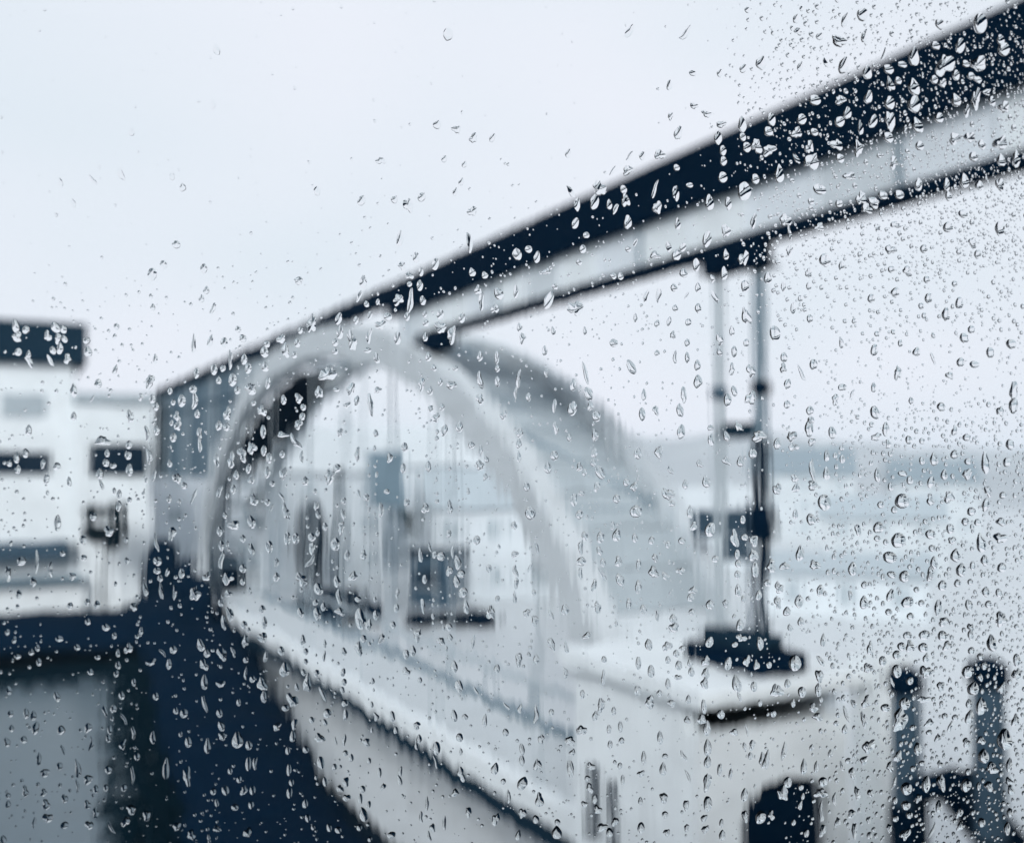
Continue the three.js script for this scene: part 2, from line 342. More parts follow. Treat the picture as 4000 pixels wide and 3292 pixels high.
{
  const at = [6.2, 0, -63.2], t = thing('street_tree', 'small dark tree beside the white apartment block', 'tree', at);
  obj('trunk', new THREE.CylinderGeometry(0.07, 0.14, 4.4, 8).translate(0, 2.2, 0), M.bark, t);
  for (let k = 0; k < 5; k++) obj('branch', bar([0, 3.2 + k * 0.25, 0], [Math.cos(k * 1.3) * 1.0, 5.0 + k * 0.3, Math.sin(k * 1.3) * 0.9], 0.06), M.bark, t);
  const pts = [];
  for (let c = 0; c < 9; c++) { const cx = rr(-0.75, 0.75), cy = rr(4.6, 6.6), cz = rr(-0.7, 0.7); for (let q = 0; q < 260; q++) { const v = new THREE.Vector3(rr(-1, 1), rr(-1, 1), rr(-1, 1)).normalize().multiplyScalar(rr(0.2, 0.62)); pts.push([cx + v.x + at[0], cy + v.y, cz + v.z + at[2]]); } }
  leafCloud(pts, 0.36, M.leaf, 'crown', t, at);
}
function mistTree(label, x, z, h, w, m) {
  const at = [x, 0, z], t = thing('tree', label, 'tree', at, 'trees between the far houses'), pts = [];
  obj('trunk', new THREE.CylinderGeometry(0.12, 0.22, h * 0.55, 8).translate(0, h * 0.275, 0), M.bark, t);
  for (let k = 0; k < 5; k++) obj('branch', bar([0, h * 0.4 + k * 0.1, 0], [Math.cos(k * 1.35) * w * 0.3, h * (0.6 + 0.05 * k), Math.sin(k * 1.35) * w * 0.3], 0.1), M.bark, t);
  for (let c = 0; c < 12; c++) {
    const a = rr(0, 6.28), q = Math.sqrt(rnd()) * w * 0.38, cx = x + q * Math.cos(a), cz = z + q * Math.sin(a), cy = h * rr(0.45, 0.86), R0 = w * rr(0.13, 0.22);
    for (let i = 0; i < 130; i++) { const v = new THREE.Vector3(rr(-1, 1), rr(-1, 1), rr(-1, 1)).normalize().multiplyScalar(R0 * Math.pow(rnd(), 0.4)); pts.push([cx + v.x, cy + v.y, cz + v.z]); }
  }
  leafCloud(pts, 0.42, m, 'crown', t, at);
}
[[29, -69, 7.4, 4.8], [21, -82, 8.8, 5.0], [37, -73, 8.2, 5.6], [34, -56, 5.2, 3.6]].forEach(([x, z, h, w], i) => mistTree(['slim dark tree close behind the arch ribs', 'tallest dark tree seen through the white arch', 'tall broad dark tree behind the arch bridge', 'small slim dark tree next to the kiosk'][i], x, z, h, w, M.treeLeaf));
{ // grass added to mimic the hedges' dark reflection fading over the wet road
  const blade = new THREE.BufferGeometry(), bp = [], bn = [];
  for (let k = 0; k < 5; k++) { const a = k * 1.26 + 0.3, x = 0.05 * Math.cos(a), z = 0.05 * Math.sin(a); bp.push(x - 0.03 * Math.sin(a), 0, z + 0.03 * Math.cos(a), x + 0.03 * Math.sin(a), 0, z - 0.03 * Math.cos(a), x * 3.2, 0.3, z * 3.2); for (let q = 0; q < 3; q++) bn.push(Math.cos(a), 0.3, Math.sin(a)); }
  blade.setAttribute('position', new THREE.Float32BufferAttribute(bp, 3)); blade.setAttribute('normal', new THREE.Float32BufferAttribute(bn, 3));
  const n = 5200, im = new THREE.InstancedMesh(blade, M.leaf, n), m4 = new THREE.Matrix4(), qt = new THREE.Quaternion(), up = new THREE.Vector3(0, 1, 0);
  for (let i = 0; i < n; i++) {
    const far = i % 3 === 0, d = 1 - Math.sqrt(rnd()), sc = rr(0.7, 1.5);
    let x, z; if (far) { x = rr(-26, 6); z = -48.4 + d * 5; } else { z = rr(-48, -15); x = 3.9 + (-z - 20) * 0.11 + 0.4 - d * 2.6; }
    m4.compose(new THREE.Vector3(x, 0.008, z), qt.setFromAxisAngle(up, rr(0, 6.28)), new THREE.Vector3(sc, sc * rr(0.6, 1.2), sc)); im.setMatrixAt(i, m4);
  }
  im.name = 'fade_grass'; im.castShadow = im.receiveShadow = true; im.userData = { kind: 'stuff', label: 'dark grass tufts added to fade the edges of the road', category: 'grass' }; scene.add(im);
}
function house(name, label, at, turn, w, h, d, wall, roof, glass, rows, cols) {
  const t = thing(name, label, 'house', at, 'houses in the mist below the hills'); t.rotation.y = turn;
  obj('wall', bx(-w / 2, w / 2, 0, h, -d / 2, d / 2, 0.03), wall, t);
  const s = new THREE.Shape([[-d / 2 - 0.4, 0], [d / 2 + 0.4, 0], [0, h * 0.42]].map(([a, b]) => new THREE.Vector2(a, b)));
  const g = new THREE.ExtrudeGeometry(s, { depth: w + 0.6, bevelEnabled: false }); g.rotateY(Math.PI / 2); g.translate(-w / 2 - 0.3, h + 0.003, 0);
  const r = obj('roof', g, roof, t);
  obj('chimney', bx(w * 0.2, w * 0.2 + 0.7, h + h * 0.18, h + h * 0.55, -0.35, 0.35, 0.03), wall, r);
  for (let i = 0; i < rows; i++) for (let j = 0; j < cols; j++) {
    const x = -w / 2 + (j + 0.5) * w / cols, y = (i + 0.35) * h / rows;
    obj('window', bx(x - 0.45, x + 0.45, y, y + 1.2, d / 2, d / 2 + 0.05, 0.01), glass, t);
  }
  return t;
}
const far = [[31, -62, -0.3, 9, 6.2, 7, M.pale, M.midGrey], [43, -66, -0.5, 10, 5.6, 7, M.wash, M.midGrey], [24, -78, 0.1, 8, 8.5, 7, M.pale, M.wash], [90, -92, -0.7, 12, 8, 9, M.wash, M.grey2], [104, -84, -0.8, 10, 7, 8, M.wash, M.grey2], [58, -72, -0.6, 9, 5, 7, M.pale, M.wash], [47, -44, -0.9, 9, 2.6, 6, M.pale, M.midGrey], [70, -62, -0.8, 10, 4.5, 7, M.wash, M.midGrey], [36, -88, -0.2, 11, 9, 8, M.pale, M.wash], [17, -92, 0.05, 9, 9.5, 8, M.white2, M.wash]];  // pale walls and roofs: distance mist is put into their colours
const farLabels = ['pale house with grey gable roof just behind the arch bridge', 'pale house with light roof beyond the pavilion', 'tall pale house framed inside the white arch', 'large house with dark roof under the hills', 'house with dark roof beside the large dark-roofed house', 'low white house with light roof between taller houses', 'low white shed with grey roof in front of the houses', 'pale house with light roof in front of the hills', 'tall pale house with light roof behind the framed house', 'tall white house with light roof seen through the arch'];
far.forEach(([x, z, a, w, h, d, wm, rm], i) => house('house', farLabels[i], [x, 0, z], a, w, h, d, wm, rm, M.midGrey, Math.max(1, Math.round(h / 3)), 3));  // panes in grey: mist painted over what would be dark glass
{
  const t = thing('hoarding', 'tall grey hoarding board on posts beyond the arch', 'hoarding', [21.4, 0, -56.6]); t.rotation.y = -0.42;
  obj('board', bx(-1.1, 1.1, 6.5, 9.9, -0.05, 0.05), M.grey, t);
  obj('leg', bx(-0.9, -0.75, 0, 6.5, -0.07, 0.07), M.grey3, t); obj('leg', bx(0.75, 0.9, 0, 6.5, -0.07, 0.07), M.grey3, t);
}
{
  const t = thing('street_lamp', 'thin dark street lamp standing on the pavement behind the bridge', 'lamp', [16.4, 0.12, -50.4]);
  obj('pole', lathe([[0, 0], [0.24, 0], [0.2, 0.8], [0.15, 1.0], [0.12, 8.2], [0, 8.2]], 0, 0, 0, 12), M.darkSteel2, t);
  obj('lantern', lathe([[0, 0], [0.1, 0], [0.22, 0.35], [0.24, 0.4], [0.1, 0.55], [0, 0.6]], 0, 8.2, 0, 12), M.darkSteel, t);
}
hedge('low clipped hedge behind the bridge deck', [[20.9, -51.6], [22.6, -50.6], [24.4, -49.6], [25.0, -49.3]], 1.0, 1.1, 120, M.leaf);
hedge('narrow dark cypress behind the bridge deck', [[20.4, -69.9], [20.9, -69.7]], 7.2, 1.6, 700, M.leaf);
{
  const t = thing('kiosk', 'grey street kiosk with a flat overhanging roof behind the bridge', 'kiosk', [25.6, 0.12, -58.6]); t.rotation.y = -0.5;
  obj('wall', bx(-1.5, 1.5, 0, 3.3, -1.2, 1.2, 0.04), M.grey3, t);
  obj('roof', bx(-1.8, 1.8, 3.3, 3.55, -1.5, 1.5, 0.04), M.darkSteel2, t);
  obj('hatch', bx(-1.0, 0.4, 1.2, 2.3, 1.2, 1.25, 0.02), M.darkGlass, t);
  obj('counter', bx(-1.1, 0.5, 1.08, 1.16, 1.2, 1.5, 0.02), M.midGrey, t);
}
{ // a dark delivery van
  const t = thing('van', 'dark van parked on the pavement beside the street lamp', 'van', [17.4, 0.12, -53.4]); t.rotation.y = 1.35;
  const s = new THREE.Shape([[-2.2, 0.35], [2.2, 0.35], [2.25, 1.0], [1.7, 1.2], [1.2, 1.95], [-2.1, 2.0], [-2.2, 1.8]].map(([a, b]) => new THREE.Vector2(a, b)));
  const g = new THREE.ExtrudeGeometry(s, { depth: 1.5, bevelEnabled: true, bevelThickness: 0.08, bevelSize: 0.06, bevelSegments: 2 }); g.translate(0, 0, -0.75); g.rotateY(-Math.PI / 2);
  obj('body', g, M.darkSteel, t);
  for (const sx of [-0.72, 0.72]) for (const sz of [-1.4, 1.4]) { const w = obj('wheel', new THREE.CylinderGeometry(0.34, 0.34, 0.22, 18).rotateZ(Math.PI / 2).translate(sx, 0.34, sz), M.rubber, t); obj('rim', new THREE.CylinderGeometry(0.19, 0.19, 0.24, 14).rotateZ(Math.PI / 2).translate(sx, 0.34, sz), M.grey2, w); }
  obj('windscreen', bx(-0.66, 0.66, 1.25, 1.85, 1.2, 1.5, 0.05), M.darkGlass, t);
}

// ---------------------------------------------------------------- the train that the passenger sits in
const PYAW = THREE.MathUtils.degToRad(18), PC = new THREE.Vector3(0.21104, 9.02041, -0.39692);
const frame = new THREE.Group(); frame.position.copy(PC); frame.rotation.y = -PYAW; frame.updateMatrixWorld(true);
function carriageThing(name, label, category) { const t = thing(name, label, category, [PC.x, PC.y, PC.z]); t.rotation.y = -PYAW; return t; }
{
  const v = carriageThing('railway_viaduct', 'dark ballasted railway viaduct deck beneath the train', 'viaduct');
  obj('deck', bx(-14, 14, -3.1, -2.6, -3.2, 4.2, 0.05), M.ballast, v);
  obj('parapet', bx(-14, 14, -2.6, -1.9, -3.2, -2.9, 0.04), M.ballast, v);
  for (const x of [-10, 0, 10]) obj('pier', bx(x - 0.8, x + 0.8, -9.02, -3.1, 0, 3, 0.05), M.ballast, v);
  const c = carriageThing('train_carriage', 'dark inside of the railway carriage around the wet window', 'carriage');
  obj('wall', bx(-6, -0.72, -1.3, 1.2, -0.05, 0.05), M.carriage, c); obj('wall', bx(0.72, 6, -1.3, 1.2, -0.05, 0.05), M.carriage, c);
  obj('wall', bx(-0.72, 0.72, -1.3, -0.46, -0.05, 0.05), M.carriage, c); obj('wall', bx(-0.72, 0.72, 0.46, 1.2, -0.05, 0.05), M.carriage, c);
  obj('floor', bx(-6, 6, -1.4, -1.3, -0.05, 2.7), M.carriage, c); obj('ceiling', bx(-6, 6, 1.2, 1.3, -0.05, 2.7), M.carriage, c);
  obj('wall', bx(-6, 6, -1.3, 1.2, 2.6, 2.7), M.carriage, c); obj('end_wall', bx(-6.1, -6, -1.4, 1.3, -0.05, 2.7), M.carriage, c); obj('end_wall', bx(6, 6.1, -1.4, 1.3, -0.05, 2.7), M.carriage, c);
  for (const x of [-4.5, 4.5]) { const b = obj('bogie', bx(x - 1.1, x + 1.1, -2.3, -1.4, 0.5, 2.2, 0.05), M.carriage, c); for (const dx of [-0.7, 0.7]) obj('wheel', new THREE.CylinderGeometry(0.42, 0.42, 1.6, 24).rotateX(Math.PI / 2).translate(x + dx, -2.18, 1.35), M.rubber, b); }
  const w = carriageThing('train_window', 'large wet train window pane covered in raindrops', 'window');
  { // toughened glass, its inner face faintly wavy in vertical bands
    const xs = [], ys = [], X = 0.7, Y = 0.44, pos = [], nor = [], idx = [];
    for (let x = -X; x < -0.26; x += 0.04) xs.push(x); for (let x = -0.26; x < 0.26; x += 0.0009) xs.push(x); for (let x = 0.26; x < X; x += 0.04) xs.push(x); xs.push(X);
    for (let y = -Y; y < Y - 1e-6; y += 0.005) ys.push(y); ys.push(Y);
    const nx = xs.length - 1, ny = ys.length - 1;
    const wave = (x, y) => Math.exp(-(((x + 0.01) / 0.18) ** 2) - (((y + 0.08) / 0.12) ** 2)) * (0.000026 * noise.noise(x / 0.0024, y / 0.032, 2.3) * (0.75 + 0.8 * noise.noise(x / 0.03, y / 0.05, 4.1)) + 0.00005 * noise.noise(x / 0.008, y / 0.018, 7.7));
    for (let j = 0; j <= ny; j++) for (let i = 0; i <= nx; i++) {
      const x = xs[i], y = ys[j], e = 0.0003, n = new THREE.Vector3(-(wave(x + e, y) - wave(x - e, y)) / (2 * e), -(wave(x, y + e) - wave(x, y - e)) / (2 * e), 1).normalize();
      pos.push(x, y, wave(x, y)); nor.push(n.x, n.y, n.z);
    }
    for (let j = 0; j < ny; j++) for (let i = 0; i < nx; i++) { const a = j * (nx + 1) + i, b = a + nx + 1; idx.push(a, a + 1, b, a + 1, b + 1, b); }
    const quad = (p, n) => { const o = pos.length / 3; for (const q of p) { pos.push(...q); nor.push(...n); } idx.push(o, o + 1, o + 2, o, o + 2, o + 3); };
    const T = -0.006;
    quad([[-X, -Y, T], [-X, Y, T], [X, Y, T], [X, -Y, T]], [0, 0, -1]); quad([[-X, Y, T], [-X, Y, 0], [X, Y, 0], [X, Y, T]], [0, 1, 0]); quad([[-X, -Y, 0], [-X, -Y, T], [X, -Y, T], [X, -Y, 0]], [0, -1, 0]);
    quad([[-X, -Y, T], [-X, -Y, 0], [-X, Y, 0], [-X, Y, T]], [-1, 0, 0]); quad([[X, -Y, 0], [X, -Y, T], [X, Y, T], [X, Y, 0]], [1, 0, 0]);
    const g = new THREE.BufferGeometry(); g.setAttribute('position', new THREE.Float32BufferAttribute(pos, 3)); g.setAttribute('normal', new THREE.Float32BufferAttribute(nor, 3)); g.setIndex(idx);
    obj('pane', g, M.pane, w, false);
  }
  obj('seal', [bx(-0.72, -0.69, -0.46, 0.46, -0.012, 0.012, 0.003), bx(0.69, 0.72, -0.46, 0.46, -0.012, 0.012, 0.003), bx(-0.69, 0.69, -0.46, -0.43, -0.012, 0.012, 0.003), bx(-0.69, 0.69, 0.43, 0.46, -0.012, 0.012, 0.003)], M.rubber, w);
}

// ---------------------------------------------------------------- raindrops on the outside of the pane
// [across, up, width, height] in tenths of a millimetre on the pane, lean in degrees, kind (0 round, 1 tear, 2 trickle, 3 merged)
const DROPS = [
[-1724,1069,24,64,-15,2],[-1921,932,24,42,-15,1],[-1974,1019,22,42,-15,1],[-1332,1651,31,55,-15,1],[-1842,1036,19,52,-40,2],[-1467,1023,30,37,0,1],[-1513,1069,25,37,0,1],[-1687,1257,25,37,-10,1],[-1345,1403,21,49,0,2],[-475,990,44,67,0,3],[-414,1031,39,45,20,1],[-344,1372,39,45,15,1],
[-254,1355,39,40,20,3],[-175,1320,39,45,20,3],[-687,1002,38,50,25,1],[-538,1014,33,39,25,1],[-602,1189,44,33,10,3],[-886,1036,32,44,0,1],[-231,1111,25,39,15,1],[-310,1214,28,34,20,1],[-217,1193,25,34,15,1],[-259,1062,25,39,15,1],[-85,1326,28,46,25,1],[-180,975,51,39,-10,3],
[-295,1801,45,63,0,0],[1253,1777,57,78,15,1],[1150,1464,44,84,0,1],[1025,1391,43,71,0,1],[1037,1711,31,42,20,1],[863,1897,28,85,45,2],[823,1403,43,71,15,1],[581,1884,32,77,25,2],[967,1506,49,36,0,3],[903,1541,37,36,10,3],[1041,1458,49,36,-30,3],[728,1292,48,53,0,3],
[641,1281,30,47,10,1],[578,1277,18,53,40,2],[568,1207,48,47,0,3],[494,1200,15,57,25,2],[429,1113,65,69,20,3],[288,1089,22,70,-35,2],[320,1030,28,69,0,2],[405,1048,47,75,15,1],[547,1113,36,41,0,0],[556,1061,48,58,10,3],[703,1121,20,90,20,2],[808,1108,34,76,0,2],
[812,1232,33,35,0,0],[714,1034,54,52,-20,3],[779,1633,29,53,15,2],[898,1701,37,30,20,0],[1049,1330,40,50,0,1],[1051,1277,37,47,0,0],[1047,1197,49,53,0,0],[1152,1402,37,42,0,0],[1173,1352,44,54,0,0],[1223,1361,56,72,0,3],[1158,1134,68,95,0,0],[978,1070,49,77,0,1],
[1074,1071,40,65,0,1],[1215,1197,41,54,0,0],[878,1150,37,26,0,0],[476,1037,30,52,0,1],[508,1018,20,60,30,2],[1159,1743,38,48,25,1],[784,1483,30,35,0,3],[277,1272,29,46,20,1],[1797,2063,59,74,20,0],[2452,2070,83,108,10,0],[2223,2048,54,56,20,0],[1702,2028,39,80,20,1],
[1440,2013,38,49,20,1],[1667,1918,72,68,0,3],[1808,1947,46,68,10,3],[1909,1868,19,74,20,2],[1691,1797,59,92,20,1],[2075,1868,67,100,10,1],[1818,1769,53,74,10,1],[1986,1738,40,43,0,0],[2072,1713,73,87,-10,1],[1942,1716,46,68,0,3],[1822,1644,46,74,15,1],[1937,1621,60,68,0,0],
[2073,1626,73,99,10,1],[1939,1531,66,86,0,3],[1846,1523,46,74,20,1],[2088,1516,60,87,-20,1],[1707,1557,45,67,10,1],[1664,1508,52,61,30,0],[1669,1618,55,52,0,3],[1533,1609,64,55,15,0],[1462,1508,51,57,10,0],[1435,1440,51,60,0,3],[1303,1498,44,66,0,0],[1528,1448,45,39,0,0],
[1501,1371,45,66,0,3],[1646,1392,65,55,0,3],[1513,1300,70,91,25,3],[1430,1313,24,71,-25,2],[1340,1230,57,90,0,1],[1288,1344,69,54,-20,3],[1286,1437,50,48,10,0],[1762,1380,52,73,-10,3],[1927,1445,59,55,35,0],[1664,1323,45,49,20,0],[1777,1485,31,73,0,2],[2336,1944,55,82,20,0],
[2249,1837,88,125,30,3],[2440,1858,82,88,0,3],[2584,1944,69,76,20,0],[2567,1993,45,57,0,0],[2309,1789,44,56,10,0],[2187,1758,44,44,0,0],[2233,1743,51,41,0,3],[2306,1660,61,69,-25,1],[2419,1674,55,100,10,3],[2485,1713,50,35,0,2],[2511,1668,41,57,0,1],[2366,1608,33,69,10,2],
[2209,1561,54,56,20,0],[2394,1791,48,41,0,0],[2365,1852,48,38,0,0],[2431,1775,48,38,0,3],[2579,1641,62,63,0,3],[2295,1460,68,56,0,3],[2380,1472,55,62,15,3],[2554,1451,76,75,10,3],[2447,1438,48,56,0,1],[1954,1318,46,67,0,3],[1714,1238,58,49,0,3],[1552,1163,70,54,10,0],
[1981,1157,53,49,0,0],[1892,1149,52,46,20,0],[1774,1129,52,73,0,3],[1842,1111,59,55,0,3],[2088,1214,47,68,0,1],[1654,1096,42,42,0,0],[1802,1078,65,49,0,3],[2245,1222,40,68,0,1],[2254,1161,40,49,0,0],[2344,1246,54,81,0,1],[2428,1225,55,50,0,1],[2545,1237,62,56,0,3],
[2398,1373,55,50,0,0],[2555,1363,55,69,0,1],[2099,1412,50,49,0,0],[2641,1374,49,94,0,1],[2011,1823,53,34,0,0],[1934,1793,60,49,30,0],[2197,1934,54,44,20,0],[1564,1934,39,43,30,1],[1594,1802,22,54,-20,2],[1459,1774,32,55,15,1],[1449,1950,45,37,0,3],[-2134,347,43,41,0,3],
[-2099,377,33,36,0,0],[-2128,281,29,36,0,0],[-2087,271,24,36,0,1],[-2140,391,33,57,-10,1],[-2012,353,29,46,0,3],[-1971,343,29,41,0,3],[-1944,341,24,36,-20,0],[-1989,291,29,36,-20,0],[-1962,300,29,52,0,1],[-2000,247,16,62,-35,2],[-1930,256,34,41,0,3],[-1981,390,39,52,-25,1],
[-1950,383,29,41,-20,1],[-2084,238,20,57,-35,2],[-1854,336,29,31,0,0],[-1848,289,34,47,-10,1],[-1804,152,32,42,0,1],[-1903,122,29,62,0,1],[-1491,768,35,37,0,0],[-1543,676,30,42,0,0],[-1590,632,40,58,0,0],[-1373,666,31,43,0,0],[-1361,570,28,37,0,1],[-1381,532,25,37,0,1],
[-1332,491,20,53,15,2],[-1411,330,20,79,0,2],[-1341,347,25,53,15,1],[-1282,341,31,48,0,1],[-1203,361,36,37,-30,1],[-1224,401,26,32,-20,1],[-1592,163,40,58,10,3],[-1255,264,18,90,0,2],[-1196,268,31,48,0,1],[-1324,220,31,48,0,0],[-1244,176,38,58,0,0],[-1286,226,26,32,0,0],
[-1178,228,31,48,0,0],[-1411,132,33,37,0,0],[-1458,81,33,58,0,0],[-1405,82,24,79,0,2],[-1303,173,25,37,0,1],[-1166,138,51,48,-10,3],[-1223,129,28,35,0,0],[-1265,25,36,53,0,3],[-1392,24,25,42,0,1],[-1565,54,27,37,0,0],[-1581,87,25,42,0,0],[-1628,95,25,31,0,3],
[-1827,87,10,36,30,2],[-1671,11,30,57,0,3],[-1901,9,24,41,0,1],[-1477,13,30,42,0,3],[-1493,73,23,26,0,0],[-1397,203,25,48,0,1],[-1571,263,22,42,0,1],[-1736,213,20,47,15,1],[-1585,489,22,32,0,1],[-964,626,42,33,0,3],[-677,630,38,60,0,1],[-501,708,33,44,0,3],
[-438,749,33,50,0,0],[-194,831,27,95,-5,2],[-512,835,33,78,5,1],[-350,722,33,56,10,0],[-416,686,25,44,0,1],[-470,665,36,36,0,3],[-421,622,30,55,0,1],[-468,626,25,25,0,0],[-695,564,16,64,20,2],[-519,553,44,55,0,3],[-464,549,28,110,10,2],[-407,553,30,44,-5,1],
[-662,529,24,33,-20,1],[-180,691,34,45,-15,1],[-121,679,34,34,-20,1],[-904,433,37,87,0,3],[-1037,362,42,38,0,3],[-1099,337,29,32,0,0],[-1109,302,36,54,-10,1],[-1018,311,37,59,0,3],[-966,345,26,43,0,0],[-954,402,24,32,0,0],[-785,460,32,60,10,1],[-779,398,32,65,0,1],
[-708,454,27,38,0,1],[-726,361,43,82,-10,3],[-800,351,29,35,0,0],[-800,313,27,38,0,1],[-648,385,22,76,0,2],[-597,435,43,49,25,3],[-646,478,22,38,0,0],[-565,474,38,38,25,0],[-656,319,35,27,0,0],[-521,377,33,60,0,0],[-615,284,26,49,-10,2],[-831,210,69,70,-10,3],
[-478,477,27,44,0,1],[-395,385,25,44,0,1],[-327,431,44,61,-15,3],[-274,399,44,72,10,3],[-393,449,30,33,0,0],[-327,492,33,50,0,0],[-152,608,39,39,0,3],[-135,559,27,84,10,2],[-56,595,45,62,-20,1],[-227,478,33,50,15,1],[-73,524,34,45,10,3],[-398,490,22,33,0,1],
[-870,126,32,59,0,3],[-793,140,29,24,0,0],[-959,98,31,48,0,3],[-1024,91,26,48,0,1],[-938,58,26,32,0,0],[-942,17,26,38,0,0],[-1092,165,25,53,10,2],[-729,141,37,60,0,3],[-702,90,29,49,10,1],[-745,70,32,27,0,3],[-609,140,30,33,0,3],[-641,74,26,103,-10,2],
[-411,170,33,55,0,3],[-372,140,30,41,0,1],[-326,180,22,39,0,0],[-276,167,44,44,30,3],[-257,244,25,28,0,0],[-140,191,27,83,-15,2],[-143,302,28,50,0,1],[-64,298,23,61,0,1],[-61,248,25,39,0,1],[-381,294,27,44,0,1],[-356,245,27,33,-10,1],[-143,105,39,44,0,3],
[-61,186,25,50,0,0],[-344,17,33,44,0,3],[-369,58,30,27,-20,3],[-317,64,25,33,0,0],[-33,31,34,39,0,3],[-979,291,26,32,0,0],[-1106,237,34,48,-5,1],[-1117,42,41,48,0,3],[311,940,32,57,15,0],[567,957,42,69,0,1],[363,885,32,34,20,0],[126,773,34,57,10,1],
[31,783,46,62,-10,1],[86,808,37,34,-20,0],[346,818,35,43,20,0],[816,959,30,64,0,1],[964,892,49,82,15,1],[809,807,45,58,20,0],[703,803,45,46,0,3],[770,846,30,52,-10,1],[842,846,33,44,15,0],[1060,934,40,71,0,3],[1206,988,30,77,10,2],[1059,820,34,53,0,1],
[1151,805,46,77,15,3],[908,764,37,70,0,1],[1049,728,37,70,0,1],[1156,667,40,65,0,0],[990,700,31,35,10,3],[171,706,35,34,-20,3],[328,758,32,34,0,1],[183,574,46,91,25,1],[310,538,87,63,-35,3],[26,608,28,62,0,1],[43,440,28,45,0,1],[57,390,28,56,-10,3],
[495,695,32,32,0,0],[530,696,30,40,0,1],[605,860,16,47,35,2],[569,827,30,29,0,0],[212,637,29,31,0,0],[657,605,24,63,15,2],[717,613,26,75,0,2],[859,617,11,44,30,2],[916,654,30,52,0,1],[1001,613,23,76,-25,2],[916,555,33,52,0,1],[795,650,36,41,0,1],
[1160,521,43,88,-10,3],[1024,406,37,58,0,3],[1086,448,25,53,0,2],[1023,348,31,47,0,1],[1097,349,28,58,0,0],[1159,392,28,41,0,0],[910,279,33,58,0,1],[1084,262,28,58,0,3],[1182,258,46,58,0,3],[496,377,41,40,-40,0],[581,265,41,74,-30,0],[356,431,20,40,-10,0],
[162,333,26,51,0,1],[171,229,18,51,10,2],[358,232,23,102,-15,2],[372,136,44,62,-15,0],[297,175,28,62,10,2],[294,65,46,68,10,0],[410,29,41,51,-20,0],[381,77,35,40,0,3],[208,78,18,73,0,2],[40,199,23,89,5,2],[25,137,18,56,0,2],[85,116,26,39,0,0],
[710,474,27,40,10,1],[770,487,24,52,10,1],[801,551,30,35,0,1],[866,484,30,41,0,0],[788,421,30,35,20,3],[860,385,27,41,0,0],[799,315,19,63,0,2],[709,333,27,29,0,0],[603,500,21,46,0,1],[859,316,27,52,0,1],[912,201,48,69,0,1],[839,137,29,81,0,2],
[642,134,27,57,0,1],[633,43,36,63,0,1],[821,62,36,69,-10,1],[1061,116,43,64,0,1],[1095,157,31,52,-15,0],[1180,124,56,64,-10,3],[701,61,30,46,0,3],[203,427,23,45,-15,1],[844,721,42,47,0,1],[1369,1001,57,66,15,3],[1575,812,64,72,0,1],[2333,1075,54,43,0,0],
[1958,1003,53,37,10,3],[2247,1003,57,55,0,0],[2539,1009,58,75,10,0],[1929,877,59,49,0,3],[2111,887,43,46,0,0],[1859,986,39,36,30,3],[1546,973,51,48,30,3],[1390,942,20,72,0,2],[1308,442,56,77,0,0],[1488,744,41,42,0,3],[1951,663,52,54,20,1],[2132,638,43,55,20,0],
[2302,618,47,61,15,0],[2227,561,50,73,0,1],[2410,871,41,49,20,0],[1931,777,39,36,0,0],[2019,771,46,55,0,3],[1832,371,42,60,20,0],[2061,366,46,48,15,1],[1507,293,44,53,0,0],[1973,407,29,36,0,0],[2325,442,54,49,20,0],[2366,486,40,43,20,0],[2469,371,48,55,10,0],
[2589,417,62,49,0,0],[1491,518,35,42,0,0],[1274,712,44,59,0,1],[1355,674,28,53,0,1],[1487,678,29,42,0,1],[1389,853,35,54,0,3],[1662,786,32,48,0,1],[1820,628,39,48,20,0],[2124,732,40,37,0,0],[2278,716,34,31,0,0],[2302,319,44,49,20,0],[2379,309,54,37,0,0],
[1658,183,48,36,0,0],[1655,403,26,54,-15,2],[1443,250,21,83,-30,2],[1829,60,52,66,-15,0],[2190,93,50,48,0,1],[1485,68,44,47,0,1],[2596,177,44,117,5,2],[1957,259,39,72,0,3],[1825,185,29,54,0,1],[2149,335,17,70,-20,2],[2240,251,40,42,0,3],[1709,148,19,52,30,2],
[1366,96,34,41,0,0],[1353,325,38,47,0,0],[1349,272,38,47,0,3],[1370,196,38,53,20,1],[1619,123,38,53,10,3],[2594,104,61,80,15,1],[2026,122,33,36,0,1],[2384,929,54,49,0,3],[1490,21,38,35,0,0],[2519,73,41,55,10,3],[1404,569,28,59,0,0],[-2125,-169,28,46,0,1],
[-2080,-52,29,46,0,1],[-2153,-192,24,30,0,0],[-2119,-218,28,41,0,1],[-2020,-195,19,46,10,2],[-1964,-205,31,36,0,0],[-2090,-149,29,41,0,1],[-1782,-96,54,46,0,3],[-1676,-156,30,41,0,0],[-1589,-161,30,57,-10,3],[-1603,-59,20,63,0,2],[-1561,-49,30,42,0,1],[-1472,-27,35,42,0,3],
[-1491,-80,28,42,0,0],[-1762,-148,24,36,0,1],[-1674,-112,27,36,0,0],[-1670,-220,30,57,0,1],[-1790,-236,34,51,0,1],[-1766,-189,29,36,0,0],[-1737,-202,29,26,0,0],[-1568,-246,17,45,20,2],[-1504,-192,22,37,-10,1],[-1381,-63,25,58,0,3],[-1380,-110,18,68,0,2],[-1308,-179,22,63,-10,2],
